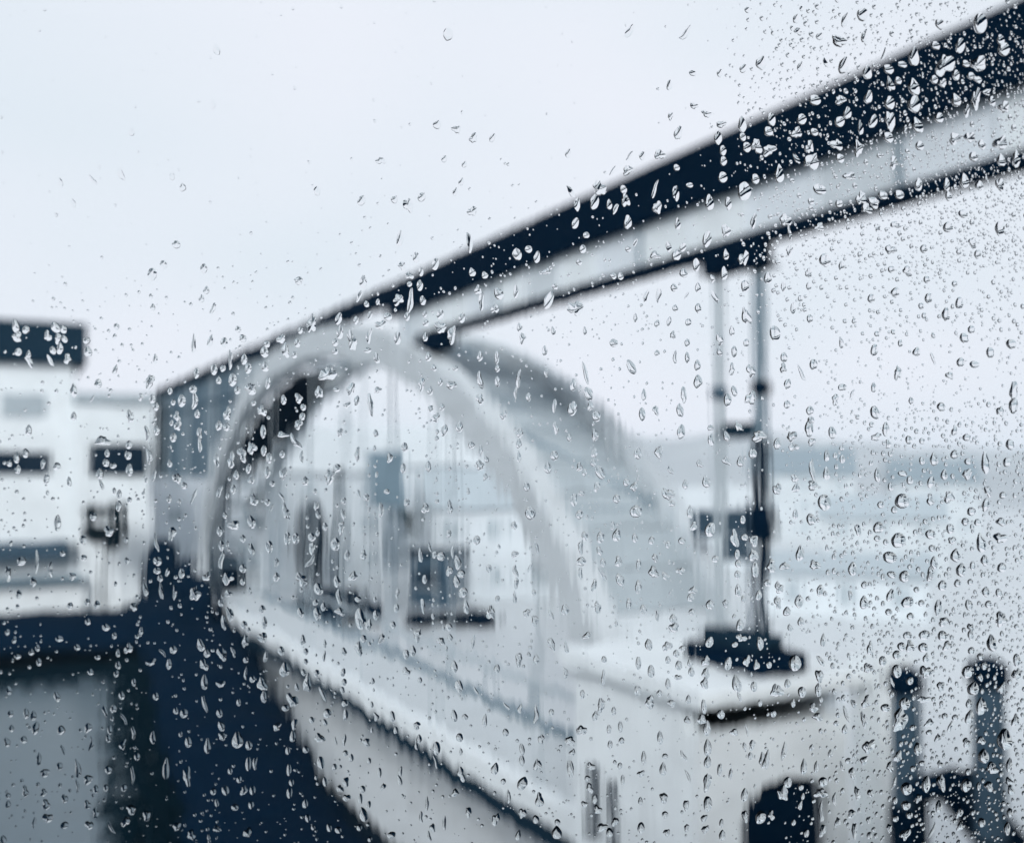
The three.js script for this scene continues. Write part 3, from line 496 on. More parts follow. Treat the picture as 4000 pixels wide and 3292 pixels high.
[-1245,-179,31,69,0,3],[-1199,-152,41,63,0,3],[-1158,-123,39,58,-15,3],[-1300,-26,31,47,0,1],[-1267,-31,31,42,0,1],[-1473,-257,35,47,-10,3],[-1443,-288,30,31,-20,1],[-1402,-336,17,71,25,2],[-1294,-315,24,52,15,2],[-1235,-305,25,42,0,1],[-1223,-242,26,42,0,1],[-1159,-263,26,42,0,3],
[-1148,-353,36,53,0,3],[-1504,-345,25,36,0,1],[-1784,-282,14,59,-20,2],[-1913,-271,19,46,-15,2],[-1711,-375,27,46,0,1],[-1813,-421,29,36,0,0],[-1749,-483,39,46,10,3],[-1957,-445,29,76,0,1],[-1710,-324,22,41,0,1],[-1668,-350,22,26,0,0],[-1231,-463,46,47,-20,3],[-1157,-448,36,63,-15,1],
[-1291,-488,25,47,0,1],[-1490,-496,30,67,0,3],[-1283,-551,25,47,0,1],[-1192,-521,26,37,-10,1],[-1282,-613,24,73,0,2],[-1554,-532,16,83,-10,2],[-1852,-517,29,41,0,0],[-2097,-605,38,40,0,0],[-2148,-654,28,60,0,3],[-2038,-606,15,101,0,2],[-1980,-642,21,66,0,2],[-1933,-575,24,25,0,0],
[-1849,-594,27,25,0,0],[-1548,-614,35,41,-15,0],[-1549,-655,30,31,0,0],[-1447,-668,27,47,0,1],[-1342,-685,35,36,20,3],[-1253,-692,46,57,0,3],[-1190,-652,31,37,0,0],[-1156,-568,25,63,0,2],[-1391,-757,45,62,20,3],[-1536,-687,25,31,0,1],[-1531,-743,20,67,-10,2],[-1476,-750,16,67,0,2],
[-1597,-732,24,62,-10,2],[-1893,-672,34,28,0,3],[-1831,-783,24,30,0,0],[-1792,-794,29,36,0,1],[-1900,-796,29,30,20,1],[-1643,-807,34,31,10,3],[-1244,-849,28,68,-15,2],[-1182,-897,28,36,0,0],[-1269,-884,24,62,-10,2],[-1754,-891,34,31,10,0],[-1827,-866,24,30,-10,0],[-1190,-709,25,31,0,0],
[-1250,-760,30,36,-10,3],[-2048,-692,28,45,0,1],[-1111,-51,26,64,0,1],[-958,-18,37,43,0,3],[-1025,-64,44,32,0,3],[-970,-93,26,77,-35,2],[-1107,-136,26,48,0,0],[-1084,-168,28,48,0,0],[-941,-162,19,53,0,2],[-1091,-231,31,53,0,1],[-1023,-237,31,58,0,3],[-927,-269,34,43,-15,1],
[-819,-248,50,64,15,3],[-788,-213,37,38,-10,0],[-776,-54,27,38,0,3],[-1027,-152,26,32,0,0],[-1069,-282,26,26,0,0],[-1027,-343,15,54,-20,2],[-1009,-407,31,69,-10,3],[-1089,-364,26,32,0,0],[-878,-381,21,43,0,3],[-1071,-390,11,45,20,2],[-698,-151,27,59,0,3],[-553,-167,32,38,0,3],
[-566,-318,27,24,0,0],[-657,-345,27,38,-10,0],[-689,-329,13,48,-25,2],[-592,-399,29,65,0,1],[-486,-118,33,44,0,1],[-493,-213,27,49,0,1],[-379,-205,30,49,0,1],[-306,-41,33,60,15,1],[-237,-24,36,50,0,1],[-181,-106,31,39,-15,1],[-142,-199,39,44,0,3],[-139,-133,20,50,0,2],
[-392,-395,38,43,-20,3],[-476,-368,27,38,0,0],[-280,-391,27,60,-10,3],[-757,-360,24,32,0,0],[-757,-419,21,54,0,2],[-767,-478,34,53,15,3],[-838,-472,26,37,-10,1],[-1002,-523,31,58,0,0],[-966,-524,31,53,0,0],[-896,-519,37,37,0,0],[-1079,-559,31,58,-5,0],[-895,-567,31,48,0,3],
[-793,-552,42,59,0,0],[-902,-625,20,64,30,2],[-1048,-628,19,47,0,2],[-740,-601,26,53,0,1],[-668,-602,32,43,-15,3],[-938,-704,47,58,-25,3],[-865,-748,39,58,-20,0],[-784,-717,34,53,-10,1],[-713,-695,37,43,0,3],[-775,-787,21,80,0,2],[-770,-850,42,37,0,3],[-869,-858,34,58,-5,0],
[-942,-849,31,47,-15,1],[-1096,-889,26,57,0,1],[-680,-885,50,96,-5,0],[-642,-912,32,53,10,1],[-691,-797,29,27,0,0],[-320,-613,38,43,0,0],[-244,-642,36,65,-10,1],[-227,-694,36,38,0,0],[-249,-728,36,54,-10,1],[-219,-778,41,49,0,0],[-413,-606,22,70,0,2],[-266,-592,15,60,0,2],
[-285,-511,25,38,0,0],[-156,-542,33,44,0,0],[-205,-843,30,65,-5,1],[-401,-833,22,65,-10,2],[-515,-777,21,48,0,2],[-520,-841,24,43,0,0],[-372,-569,13,47,-20,2],[-394,-715,22,43,0,0],[-613,-870,24,43,0,0],[-536,-915,29,32,0,0],[-282,-679,33,43,-10,3],[-91,-873,39,60,-10,3],
[-100,-671,28,38,0,0],[-94,-857,18,44,15,2],[-1047,-691,31,42,0,1],[-1107,-831,31,37,0,0],[-284,-933,33,38,0,0],[-843,-827,24,37,0,0],[45,-49,31,50,10,1],[39,-99,28,50,0,1],[213,-26,23,67,0,2],[207,-155,40,45,10,0],[176,-210,37,61,-5,1],[403,-59,38,51,0,3],
[279,-70,26,39,-10,1],[39,-161,18,55,0,2],[400,-143,28,51,0,2],[394,-188,29,39,-15,1],[426,-233,41,73,-25,0],[611,-143,38,62,0,1],[715,-137,48,51,0,3],[826,-39,42,75,10,1],[976,-78,33,63,0,0],[974,-21,33,29,0,0],[1053,-61,34,52,-10,1],[1114,-14,34,46,-10,3],
[1218,-60,68,58,10,3],[1186,-144,46,46,0,0],[1122,-182,40,52,0,1],[1054,-179,46,40,0,3],[950,-279,42,63,-10,1],[845,-291,30,46,0,1],[773,-222,20,53,-25,2],[918,-193,36,34,25,3],[328,-208,35,36,0,3],[554,-281,32,40,0,0],[592,-301,35,45,0,3],[507,-357,38,42,0,0],
[411,-300,29,51,0,3],[301,-361,34,61,0,0],[336,-331,32,25,0,0],[76,-299,31,44,0,0],[93,-421,51,61,-15,0],[600,-417,59,62,0,0],[758,-336,60,57,-15,3],[778,-381,36,28,-20,0],[868,-422,29,68,-10,2],[885,-490,30,46,0,3],[966,-506,54,68,20,0],[1131,-461,31,40,0,0],
[327,-429,35,45,10,0],[486,-483,23,39,0,0],[506,-526,41,67,15,1],[428,-536,38,56,5,0],[352,-529,32,45,-10,0],[124,-579,17,61,-25,2],[332,-579,29,61,0,3],[422,-597,29,50,-20,1],[594,-541,29,45,-10,0],[676,-553,30,39,10,0],[825,-558,36,34,0,0],[1090,-550,37,86,0,3],
[1188,-563,37,63,0,3],[1184,-632,43,63,0,3],[1101,-625,30,46,0,0],[1139,-545,37,34,-10,0],[335,-646,49,44,0,1],[514,-649,35,50,-15,3],[439,-653,29,45,-15,1],[436,-709,19,77,-30,2],[520,-733,44,61,-20,1],[611,-667,23,62,0,2],[684,-702,53,51,20,3],[693,-635,32,39,0,3],
[610,-768,35,67,0,1],[395,-758,25,61,10,2],[332,-701,21,61,0,2],[817,-699,42,34,-20,3],[743,-721,33,39,-15,3],[992,-646,36,34,-30,0],[1107,-670,33,40,0,0],[1103,-722,33,40,0,0],[1192,-701,37,75,0,0],[1105,-796,36,63,0,1],[1209,-821,34,52,10,1],[879,-791,39,40,0,3],
[867,-825,36,40,0,0],[563,-848,26,61,0,0],[633,-875,35,45,-10,0],[700,-905,19,50,-15,2],[412,-861,29,61,0,3],[257,-866,37,55,0,1],[191,-886,18,55,-10,2],[76,-878,34,38,0,3],[115,-912,39,44,-10,3],[963,-861,45,45,0,0],[1041,-857,36,34,0,3],[780,-924,39,45,0,0],
[783,-963,44,51,-15,3],[1113,-961,43,57,-5,1],[872,-893,30,34,30,0],[20,-608,31,33,0,3],[28,-740,22,55,0,2],[25,-685,22,60,0,2],[17,-476,28,39,0,3],[20,-805,20,60,0,2],[93,-669,14,54,20,2],[1480,-17,50,88,0,1],[1389,-59,50,53,0,3],[1313,-94,44,58,15,1],
[1492,-85,44,35,0,3],[1397,-112,50,41,0,3],[1600,-40,44,65,0,1],[1834,-60,58,36,-10,3],[1886,-21,42,72,0,1],[1570,-152,32,65,0,1],[1493,-223,33,99,0,2],[1568,-240,38,70,0,1],[1652,-170,32,41,0,0],[1495,-296,57,47,15,3],[1401,-263,44,35,-10,3],[1407,-310,37,47,0,3],
[1554,-381,69,82,0,0],[1967,-377,78,77,-15,0],[1483,-462,50,58,0,0],[1837,-246,39,71,0,1],[1973,-241,52,30,10,0],[2009,-74,39,42,0,0],[1898,-95,32,42,0,3],[2081,-79,33,30,0,0],[2261,-27,37,48,0,3],[2327,-60,50,36,0,0],[2258,-145,50,48,10,1],[2145,-169,53,66,0,1],
[2079,-178,33,42,0,0],[2011,-274,39,42,0,0],[2126,-283,43,66,20,1],[2199,-247,43,54,10,1],[2326,-244,60,48,0,3],[2428,-187,50,115,0,1],[2569,-95,51,55,0,0],[2331,-181,40,36,0,0],[2550,-184,48,49,10,0],[1907,-306,32,42,0,0],[1853,-394,42,35,0,0],[1924,-419,36,36,0,0],
[2121,-372,46,54,-10,3],[2223,-358,50,66,0,3],[2426,-398,47,72,10,1],[2345,-431,53,42,0,0],[2441,-329,44,54,10,3],[2310,-482,43,42,0,0],[2377,-485,40,33,0,0],[2508,-484,47,48,0,3],[1838,-506,64,53,-10,0],[1944,-570,78,77,10,0],[2117,-542,56,48,0,0],[2226,-517,43,54,-20,0],
[2235,-574,40,42,0,3],[2394,-588,60,96,-10,1],[2503,-565,74,54,0,3],[1897,-652,77,59,10,0],[1831,-559,39,29,0,0],[1876,-578,32,29,0,0],[2125,-611,39,36,0,0],[2253,-648,60,72,10,1],[2281,-721,56,72,5,1],[2134,-682,46,65,0,1],[2116,-729,46,65,0,1],[2412,-675,47,60,0,1],
[2345,-701,30,48,0,0],[2506,-713,51,48,0,0],[1972,-747,58,59,0,0],[1905,-737,52,35,20,0],[1697,-704,51,70,0,1],[1424,-624,47,81,5,1],[1499,-683,50,52,-20,3],[1343,-686,50,40,0,3],[2177,-796,49,53,0,0],[2260,-786,40,39,0,0],[2330,-781,33,30,0,0],[2109,-753,33,47,0,3],
[1759,-784,38,35,0,0],[1525,-805,38,58,15,1],[1415,-855,47,69,0,1],[1755,-869,48,70,0,1],[1896,-837,45,65,20,1],[1682,-832,25,47,-15,2],[1986,-874,71,53,-10,0],[2036,-814,33,30,0,0],[2061,-879,36,32,0,0],[2152,-902,43,83,5,1],[2320,-894,46,60,-15,1],[2415,-831,47,54,10,1],
[2486,-838,37,42,0,0],[2427,-894,37,39,20,0],[1885,-919,42,32,0,0],[2001,-942,42,35,0,0],[2496,-970,74,66,10,3],[2180,-974,56,47,0,3],[2328,-1007,40,42,0,3],[1352,-902,43,46,0,1],[1423,-953,37,46,0,1],[2522,-351,41,36,0,0],[1275,-685,49,58,0,3],[1313,-789,43,57,0,3],
[1729,-517,31,65,0,2],[1310,-315,43,58,0,3],[1255,-765,37,34,0,0],[1402,-438,28,52,0,0],[1306,-858,37,63,0,3],[-2103,-1002,28,25,0,0],[-2049,-986,24,30,0,1],[-1940,-934,31,28,25,0],[-1785,-1017,24,23,15,0],[-1813,-1077,27,28,0,1],[-1660,-984,39,41,-30,3],[-1868,-972,24,28,-20,0],
[-1719,-928,19,31,0,0],[-1703,-1002,19,36,0,1],[-1702,-1053,24,36,0,1],[-1568,-1045,39,31,-25,3],[-1494,-1055,25,46,0,1],[-1522,-1006,13,47,-35,2],[-1477,-995,30,36,0,0],[-1363,-978,35,57,-20,1],[-1337,-1015,30,36,0,1],[-1349,-1063,38,46,-30,3],[-1274,-1019,40,57,-10,3],[-1227,-1013,16,47,-15,2],
[-1173,-1049,23,29,0,0],[-1346,-1138,30,67,0,1],[-1278,-1148,35,31,0,3],[-1176,-968,25,57,0,3],[-1172,-1108,14,57,0,2],[-1144,-1133,25,31,-10,0],[-1344,-1230,20,72,-15,2],[-1546,-1191,25,33,0,0],[-1429,-1268,32,41,0,0],[-1281,-1274,28,36,-5,0],[-1273,-1329,30,46,-25,1],[-1267,-1372,40,31,-10,3],
[-1204,-1391,48,77,0,1],[-1156,-1416,33,41,-5,1],[-1329,-1410,30,67,0,1],[-1409,-1391,30,46,0,0],[-1412,-1534,35,76,-10,3],[-1201,-1231,20,31,0,0],[-1157,-1496,25,62,0,0],[-1127,-1493,18,62,0,2],[-2065,-1240,26,45,0,1],[-2036,-1251,26,45,0,1],[-2026,-1302,31,55,10,1],[-1926,-1316,36,40,0,1],
[-1945,-1175,29,45,-15,1],[-2072,-1349,28,30,10,0],[-1818,-1311,29,45,0,3],[-1752,-1244,19,56,-10,2],[-1718,-1235,24,40,0,3],[-1676,-1280,14,59,-25,2],[-1636,-1340,18,56,0,2],[-1677,-1388,29,40,20,3],[-1805,-1377,19,60,5,2],[-1917,-1397,12,48,-20,2],[-2011,-1432,19,55,0,2],[-1986,-1490,43,30,10,3],
[-1856,-1480,29,65,-10,3],[-1814,-1527,43,35,10,3],[-1733,-1491,31,35,10,0],[-1857,-1550,15,55,0,2],[-2062,-1563,26,45,0,3],[-1989,-1572,26,30,-20,3],[-1928,-1466,24,35,0,0],[-1979,-1622,35,40,-10,3],[-1971,-1677,38,40,-20,3],[-1906,-1602,24,40,0,3],[-1904,-1711,33,30,-20,0],[-1781,-1669,26,40,0,3],
[-1782,-1569,22,35,0,0],[-1742,-1566,22,30,0,0],[-1669,-1570,24,30,0,0],[-1636,-1517,16,76,0,2],[-1499,-1499,30,96,0,1],[-1555,-1364,27,56,0,1],[-1638,-1662,39,40,15,3],[-1659,-1711,34,40,20,3],[-1717,-1733,14,58,-25,2],[-1806,-1717,34,35,0,3],[-1815,-1632,24,40,0,3],[-2022,-1694,17,45,0,2],
[-1575,-1691,37,40,-20,3],[-1618,-1442,24,35,0,0],[-1252,-1604,30,46,-10,0],[-1211,-1678,30,31,0,0],[-1195,-1561,23,31,0,0],[-1233,-1523,20,31,0,0],[-1174,-1608,30,41,0,3],[-1138,-1610,25,41,0,0],[-1143,-1672,23,36,0,0],[-1302,-1606,25,31,0,0],[-1451,-1744,30,40,0,3],[-1391,-1784,35,41,0,3],
[-1285,-1765,30,31,-15,3],[-1156,-1789,35,41,0,3],[-1731,-1325,19,40,0,0],[-1736,-1360,22,35,0,0],[-2137,-1356,22,45,-15,2],[-1685,-1181,29,35,0,1],[-1103,-954,36,52,-10,3],[-1089,-1038,20,47,10,2],[-1023,-1014,28,42,-10,0],[-1007,-1096,44,68,0,1],[-1103,-1157,41,57,0,3],[-1095,-1210,26,57,0,1],
[-974,-1230,41,68,-25,3],[-910,-1160,39,68,10,3],[-954,-1174,21,37,-10,1],[-917,-1021,26,29,0,0],[-917,-1065,23,26,0,0],[-926,-1112,21,29,-10,0],[-869,-1117,26,31,15,0],[-842,-1209,19,69,-25,2],[-836,-1044,13,47,0,2],[-834,-989,15,37,0,2],[-930,-970,26,42,-10,3],[-754,-1118,24,37,10,0],
[-749,-1161,26,32,0,0],[-756,-1195,21,32,-10,0],[-745,-1253,31,32,0,0],[-742,-1303,21,58,0,2],[-752,-1026,29,37,-5,1],[-687,-1015,37,58,0,3],[-666,-973,32,32,0,0],[-586,-975,29,43,20,3],[-476,-1048,27,48,0,0],[-446,-1033,32,53,0,1],[-425,-964,38,54,15,3],[-319,-994,35,38,-20,3],
[-278,-979,27,38,-15,1],[-171,-999,18,60,10,2],[-259,-1109,36,59,-10,1],[-237,-1199,38,59,-15,0],[-475,-1123,32,37,-20,3],[-413,-1165,22,27,0,0],[-821,-1294,37,42,-20,0],[-888,-1320,23,31,-15,0],[-831,-1333,21,31,-20,0],[-1002,-1263,33,29,-10,0],[-1037,-1342,38,31,-20,3],[-963,-1335,26,47,0,3],
[-970,-1387,26,52,0,1],[-854,-1400,42,42,-20,3],[-783,-1416,9,38,-20,2],[-747,-1413,17,58,0,2],[-741,-1471,26,26,0,0],[-649,-1428,37,32,30,3],[-715,-1493,21,37,0,0],[-913,-1447,28,31,-20,0],[-990,-1448,21,36,0,0],[-848,-1507,31,57,-10,0],[-984,-1531,21,52,0,0],[-788,-1529,23,29,0,0],
[-738,-1597,26,52,-5,3],[-829,-1591,21,42,-5,0],[-763,-1624,31,31,-15,3],[-734,-1665,34,31,20,3],[-674,-1673,21,47,0,0],[-660,-1742,39,63,-10,1],[-973,-1586,23,31,0,0],[-981,-1630,26,47,0,0],[-913,-1680,26,41,0,1],[-902,-1743,23,36,-10,0],[-809,-1790,23,36,-10,0],[-770,-1803,29,31,-20,0],
[-678,-1798,24,31,0,0],[-536,-1320,27,48,-10,0],[-610,-1319,21,42,-10,2],[-520,-1382,21,32,0,0],[-426,-1365,35,32,0,3],[-415,-1424,24,43,0,1],[-428,-1449,15,48,-10,2],[-337,-1470,35,64,0,0],[-342,-1533,11,58,-20,2],[-590,-1563,17,47,0,2],[-497,-1562,17,48,-5,2],[-502,-1604,19,53,-15,2],
[-574,-1627,21,32,15,3],[-225,-1590,33,64,-10,3],[-233,-1427,33,40,0,0],[-228,-1491,15,35,0,2],[-71,-1574,39,54,10,1],[-118,-1360,22,65,0,2],[-258,-1329,27,59,-10,0],[-209,-1337,30,27,0,0],[-379,-1712,17,63,5,2],[-405,-1768,19,47,-15,2],[-300,-1801,17,69,5,2],[-192,-1760,27,48,-10,3],
[-252,-1671,30,37,-15,3],[-68,-1800,33,59,10,3],[-354,-1819,30,32,0,3],[-368,-1855,14,52,-20,2],[-22,-1415,28,38,0,0],[-63,-1127,28,43,0,0],[-160,-1221,14,42,-30,2],[-19,-1297,14,42,-30,2],[-536,-1839,37,31,-10,0],[-664,-1632,26,31,-15,0],[-33,-1633,25,27,0,0],[-8,-1701,18,59,0,2],
[39,-1087,34,60,10,3],[262,-1040,20,60,-5,2],[191,-1021,34,60,-10,3],[359,-990,40,33,-20,3],[120,-1090,31,44,0,1],[256,-1155,23,55,-15,2],[442,-1101,26,33,0,0],[439,-1184,21,72,-5,2],[608,-1123,29,61,0,0],[658,-1039,41,56,-5,1],[749,-1050,47,45,0,3],[669,-1164,35,61,0,0],
[793,-1085,30,39,-10,0],[805,-1141,36,45,-5,0],[752,-1114,27,39,0,0],[958,-1037,42,51,20,0],[1118,-1022,55,34,5,3],[1212,-1050,37,68,-10,1],[939,-1126,45,45,10,3],[861,-1132,30,39,-15,1],[867,-1174,33,45,-10,0],[938,-1183,45,45,0,3],[1050,-1141,39,62,15,0],[1144,-1131,40,51,0,3],
[1193,-1152,37,40,0,3],[1084,-1052,33,28,0,0],[823,-1063,33,28,0,0],[801,-1197,36,28,0,3],[932,-1230,45,45,0,3],[1091,-1236,51,85,-10,1],[1179,-1254,33,51,0,0],[751,-1223,29,50,0,1],[709,-1266,32,33,10,1],[662,-1306,47,56,15,3],[768,-1316,35,39,-10,3],[851,-1300,27,45,0,1],
[928,-1337,30,67,-5,0],[1012,-1377,39,45,0,0],[916,-1398,51,39,-15,3],[1106,-1299,18,49,-25,2],[1209,-1332,24,34,0,0],[604,-1251,35,50,-15,0],[427,-1310,40,61,15,3],[117,-1340,22,82,10,2],[191,-1333,25,33,0,0],[338,-1257,23,44,0,0],[398,-1358,29,49,10,1],[844,-1397,33,33,10,3],
[942,-1438,39,73,0,1],[944,-1528,45,78,0,1],[943,-1595,39,61,0,1],[940,-1689,39,89,0,3],[942,-1790,45,72,0,0],[1077,-1464,36,39,0,3],[1140,-1456,14,55,-20,2],[1167,-1527,33,45,0,3],[1157,-1578,27,39,0,1],[1218,-1603,37,68,0,3],[1003,-1634,24,67,10,2],[1057,-1657,22,50,0,2],
[845,-1656,15,64,-20,2],[825,-1561,20,55,-30,2],[711,-1472,29,67,-5,0],[631,-1562,26,66,0,0],[524,-1477,29,30,0,0],[469,-1493,26,38,0,0],[515,-1592,23,33,10,0],[529,-1656,20,49,0,0],[724,-1617,35,66,0,1],[734,-1559,29,28,0,0],[616,-1633,35,33,-25,3],[280,-1593,34,82,-5,0],
[289,-1520,28,33,0,3],[360,-1641,29,27,-10,0],[371,-1685,34,44,-15,3],[377,-1587,40,33,15,3],[53,-1492,28,54,-10,1],[53,-1543,28,49,0,1],[125,-1569,34,60,10,3],[56,-1646,50,65,20,1],[278,-1468,51,44,0,3],[142,-1453,31,43,-10,3],[55,-1780,33,48,0,3],[134,-1726,36,70,10,3],
[117,-1811,31,38,-10,0],[218,-1831,28,32,0,0],[215,-1876,51,59,0,1],[408,-1785,37,44,-20,3],[394,-1736,26,44,0,0],[345,-1757,28,33,-10,3],[428,-1866,43,44,-15,3],[491,-1845,37,38,15,3],[465,-1892,34,44,-15,0],[726,-1749,44,44,-20,3],[613,-1759,23,44,0,1],[615,-1880,35,55,0,0],
[732,-1827,32,33,0,0],[835,-1789,35,44,-10,3],[837,-1894,29,33,0,3],[929,-1906,36,39,0,3],[923,-1855,36,33,10,3],[1125,-1759,36,62,10,0],[1127,-1857,33,56,0,3],[1205,-1867,55,62,10,0],[1009,-1883,24,39,0,0],[1012,-1939,36,50,10,1],[740,-1910,29,39,0,3],[36,-1876,28,48,15,1],
[332,-1421,46,49,20,3],[464,-1422,23,44,0,0],[519,-1413,23,55,0,0],[45,-1310,20,43,0,2],[1389,-1150,68,74,0,0],[1295,-1278,58,68,0,3],[1344,-1712,46,51,0,0],[1424,-1289,46,51,-10,0],[1508,-1281,41,63,0,1],[1515,-1215,53,52,-5,3],[1523,-1143,24,69,-35,2],[1350,-1246,34,46,0,1],
[1256,-1154,31,34,-10,0],[1537,-1046,31,63,5,1],[1783,-1094,41,58,5,3],[1771,-1187,48,52,15,3],[1983,-1036,52,38,-5,0],[2074,-1036,65,47,-5,0],[2172,-1042,56,47,0,0],[1950,-1088,48,41,0,0],[1995,-1089,39,70,5,3],[2066,-1097,55,47,15,0],[2197,-1093,46,53,-15,3],[1923,-1128,48,44,0,0],
[1849,-1155,45,47,0,0],[1921,-1207,55,64,0,0],[1895,-1258,19,51,-25,2],[1991,-1256,39,41,0,0],[2077,-1215,65,59,-25,3],[2081,-1148,39,47,15,1],[2327,-1041,40,53,0,1],[2442,-1086,67,83,-10,1],[2328,-1121,40,36,0,0],[2377,-1152,40,36,0,0],[2306,-1224,73,59,-10,0],[2396,-1197,37,42,0,0],
[2372,-1253,37,36,0,3],[2578,-1174,44,66,5,1],[2576,-1245,47,60,0,3],[2334,-1307,66,71,15,1],[2490,-1311,44,53,20,3],[2375,-1395,60,94,5,1],[2309,-1380,40,47,0,1],[2311,-1445,53,71,20,1],[2157,-1289,52,41,25,3],[2067,-1350,71,32,-5,3],[1960,-1366,64,58,0,0],[1860,-1382,54,41,5,0],
[1936,-1443,90,99,20,3],[1759,-1349,44,69,10,3],[1692,-1355,32,40,0,3],[1745,-1435,38,69,-5,3],[1650,-1402,21,81,-20,2],[1482,-1366,44,46,15,3],[1503,-1410,50,40,0,3],[1377,-1339,28,40,0,1],[1275,-1385,34,34,-10,0],[1639,-1326,28,32,0,0],[1643,-1476,35,46,10,1],[1599,-1445,31,26,0,0],
[2091,-1465,52,35,-10,3],[2176,-1436,36,32,0,0],[2232,-1445,39,29,0,0],[2204,-1490,25,60,20,2],[2003,-1484,39,29,0,0],[2090,-1511,39,26,0,0],[2563,-1474,50,53,0,3],[2501,-1563,87,112,0,1],[2291,-1571,49,44,0,3],[2371,-1563,43,47,0,3],[2135,-1540,33,41,10,3],[2027,-1587,48,64,0,1],
[1768,-1563,63,69,25,3],[1741,-1628,41,46,-5,3],[1680,-1685,41,52,0,3],[1659,-1626,35,29,0,0],[1627,-1650,20,59,-30,2],[1428,-1643,37,74,0,1],[1493,-1646,31,57,5,1],[1328,-1564,27,91,10,2],[1238,-1604,37,79,5,3],[1470,-1554,28,34,15,1],[1566,-1587,28,40,10,1],[1526,-1719,50,46,0,0],
[1513,-1772,62,51,0,3],[1319,-1761,49,79,-15,3],[1411,-1738,31,31,0,0],[1420,-1781,22,34,0,0],[1515,-1863,27,96,5,2],[1587,-1805,25,63,0,2],[1407,-1823,25,45,15,2],[1704,-1783,38,57,-10,3],[1773,-1787,35,40,0,3],[1671,-1878,38,46,-15,3],[1598,-1914,34,45,0,3],[1685,-1959,35,68,0,3],
[1520,-1949,37,57,10,3],[1372,-1900,25,34,0,1],[1259,-1859,37,45,0,3],[1920,-1619,48,52,15,3],[1877,-1666,41,46,0,3],[1898,-1742,19,62,25,2],[1962,-1775,61,64,0,0],[1957,-1855,54,46,5,0],[2068,-1758,52,81,0,1],[2149,-1756,49,76,0,3],[2283,-1775,62,70,0,1],[2382,-1640,66,71,0,1],
[2427,-1701,73,53,0,3],[2524,-1689,40,71,5,1],[2295,-1712,33,35,0,0],[2519,-1771,40,41,0,3],[2528,-1813,43,47,0,3],[2408,-1788,46,53,0,3],[2352,-1785,26,41,0,0],[2134,-1872,39,64,0,1],[2244,-1907,39,52,0,3],[2025,-1825,32,46,0,3],[2249,-1972,39,52,15,3],[2096,-1985,18,77,20,2],
[1951,-1993,58,52,0,3],[1975,-1903,38,35,0,0],[1901,-1915,35,34,0,0],[1868,-1959,32,40,0,3],[1900,-1829,29,35,0,0],[2364,-1962,43,47,0,0],[2521,-1924,37,47,5,0],[2503,-2000,40,64,0,1],[2145,-1669,36,35,0,3],[2048,-1658,39,26,0,0],[1999,-1681,35,29,0,0],[1761,-1913,35,29,0,3],
[1763,-1987,32,34,0,0],[1436,-1955,31,40,0,0]
];
function dropGeometry(w, h, lean, kind, seg, rings) {               // water cap: flat side on the glass, dome outwards (-z)
  const a = w / 2, b = h / 2, ph = [rr(0, 6.28), rr(0, 6.28), rr(0, 6.28), rr(0, 6.28)];
  const rough = [0.04, 0.05, 0.10, 0.17][kind], lob = [0.025, 0.04, 0.08, 0.15][kind];
  const bend = kind === 2 ? rr(-0.5, 0.5) * a : 0, taper = [0.08, 0.42, 0.18, 0.15][kind] * rr(0.7, 1.2);
  const steep = rr(0.37, 0.50), H = Math.min(a, b) * steep, sag = [0.08, 0.18, 0.13, 0.12][kind] * rr(0.4, 1.3);
  const c = Math.cos(-lean * Math.PI / 180), s = Math.sin(-lean * Math.PI / 180), lump = rr(0.04, 0.12), lx = rr(0, 6.28), ly = rr(0, 6.28);
  const P = [], I = [];
  const place = (t, th) => {
    const r = 1 + rough * Math.cos(2 * th + ph[0]) + lob * Math.cos(3 * th + ph[1]) + lob * 0.6 * Math.cos(5 * th + ph[2]) + lob * 0.3 * Math.cos(7 * th + ph[3]);
    let x = Math.cos(th) * r * t, y = Math.sin(th) * r * t - sag * (1 - t * t);
    const k = 1 - taper * 0.5 * (y + Math.sqrt(y * y + 0.09));
    let X = x * a * k + bend * Math.sin(y * 2.2 + ph[0]), Y = y * b;
    const z = -H * Math.max(0, 1 - t * t) * (1 + lump * Math.sin(x * 2.4 + lx) * Math.cos(y * 2.1 + ly) * (kind ? 1 : 0.4));
    return [X * c - Y * s, X * s + Y * c, z];
  };
  P.push(...place(0, 0));
  for (let i = 1; i <= rings; i++) { const t = Math.sin(Math.PI / 2 * i / rings); for (let j = 0; j < seg; j++) P.push(...place(i === rings ? 1 : t, 2 * Math.PI * j / seg)); }
  for (let j = 0; j < seg; j++) { const n = (j + 1) % seg; I.push(0, 1 + n, 1 + j); for (let i = 0; i < rings - 1; i++) { const p = 1 + i * seg, q = p + seg; I.push(p + j, p + n, q + j, p + n, q + n, q + j); } }
  const g = new THREE.BufferGeometry(); g.setAttribute('position', new THREE.Float32BufferAttribute(P, 3)); g.setIndex(I); g.computeVertexNormals();
  const B = [0, 0, 0], BI = [], bp = [], bn = [];                     // flat base, its own vertices
  let mx = 0, my = 0; const o = 3 * (1 + (rings - 1) * seg);
  for (let j = 0; j < seg; j++) { bp.push(P[o + 3 * j], P[o + 3 * j + 1], 0); mx += P[o + 3 * j] / seg; my += P[o + 3 * j + 1] / seg; }
  bp.push(mx, my, 0); for (let j = 0; j <= seg; j++) bn.push(0, 0, 1);
  for (let j = 0; j < seg; j++) BI.push(seg, j, (j + 1) % seg);
  const g2 = new THREE.BufferGeometry(); g2.setAttribute('position', new THREE.Float32BufferAttribute(bp, 3)); g2.setAttribute('normal', new THREE.Float32BufferAttribute(bn, 3)); g2.setIndex(BI);
  return mergeGeometries([g, g2]);
}
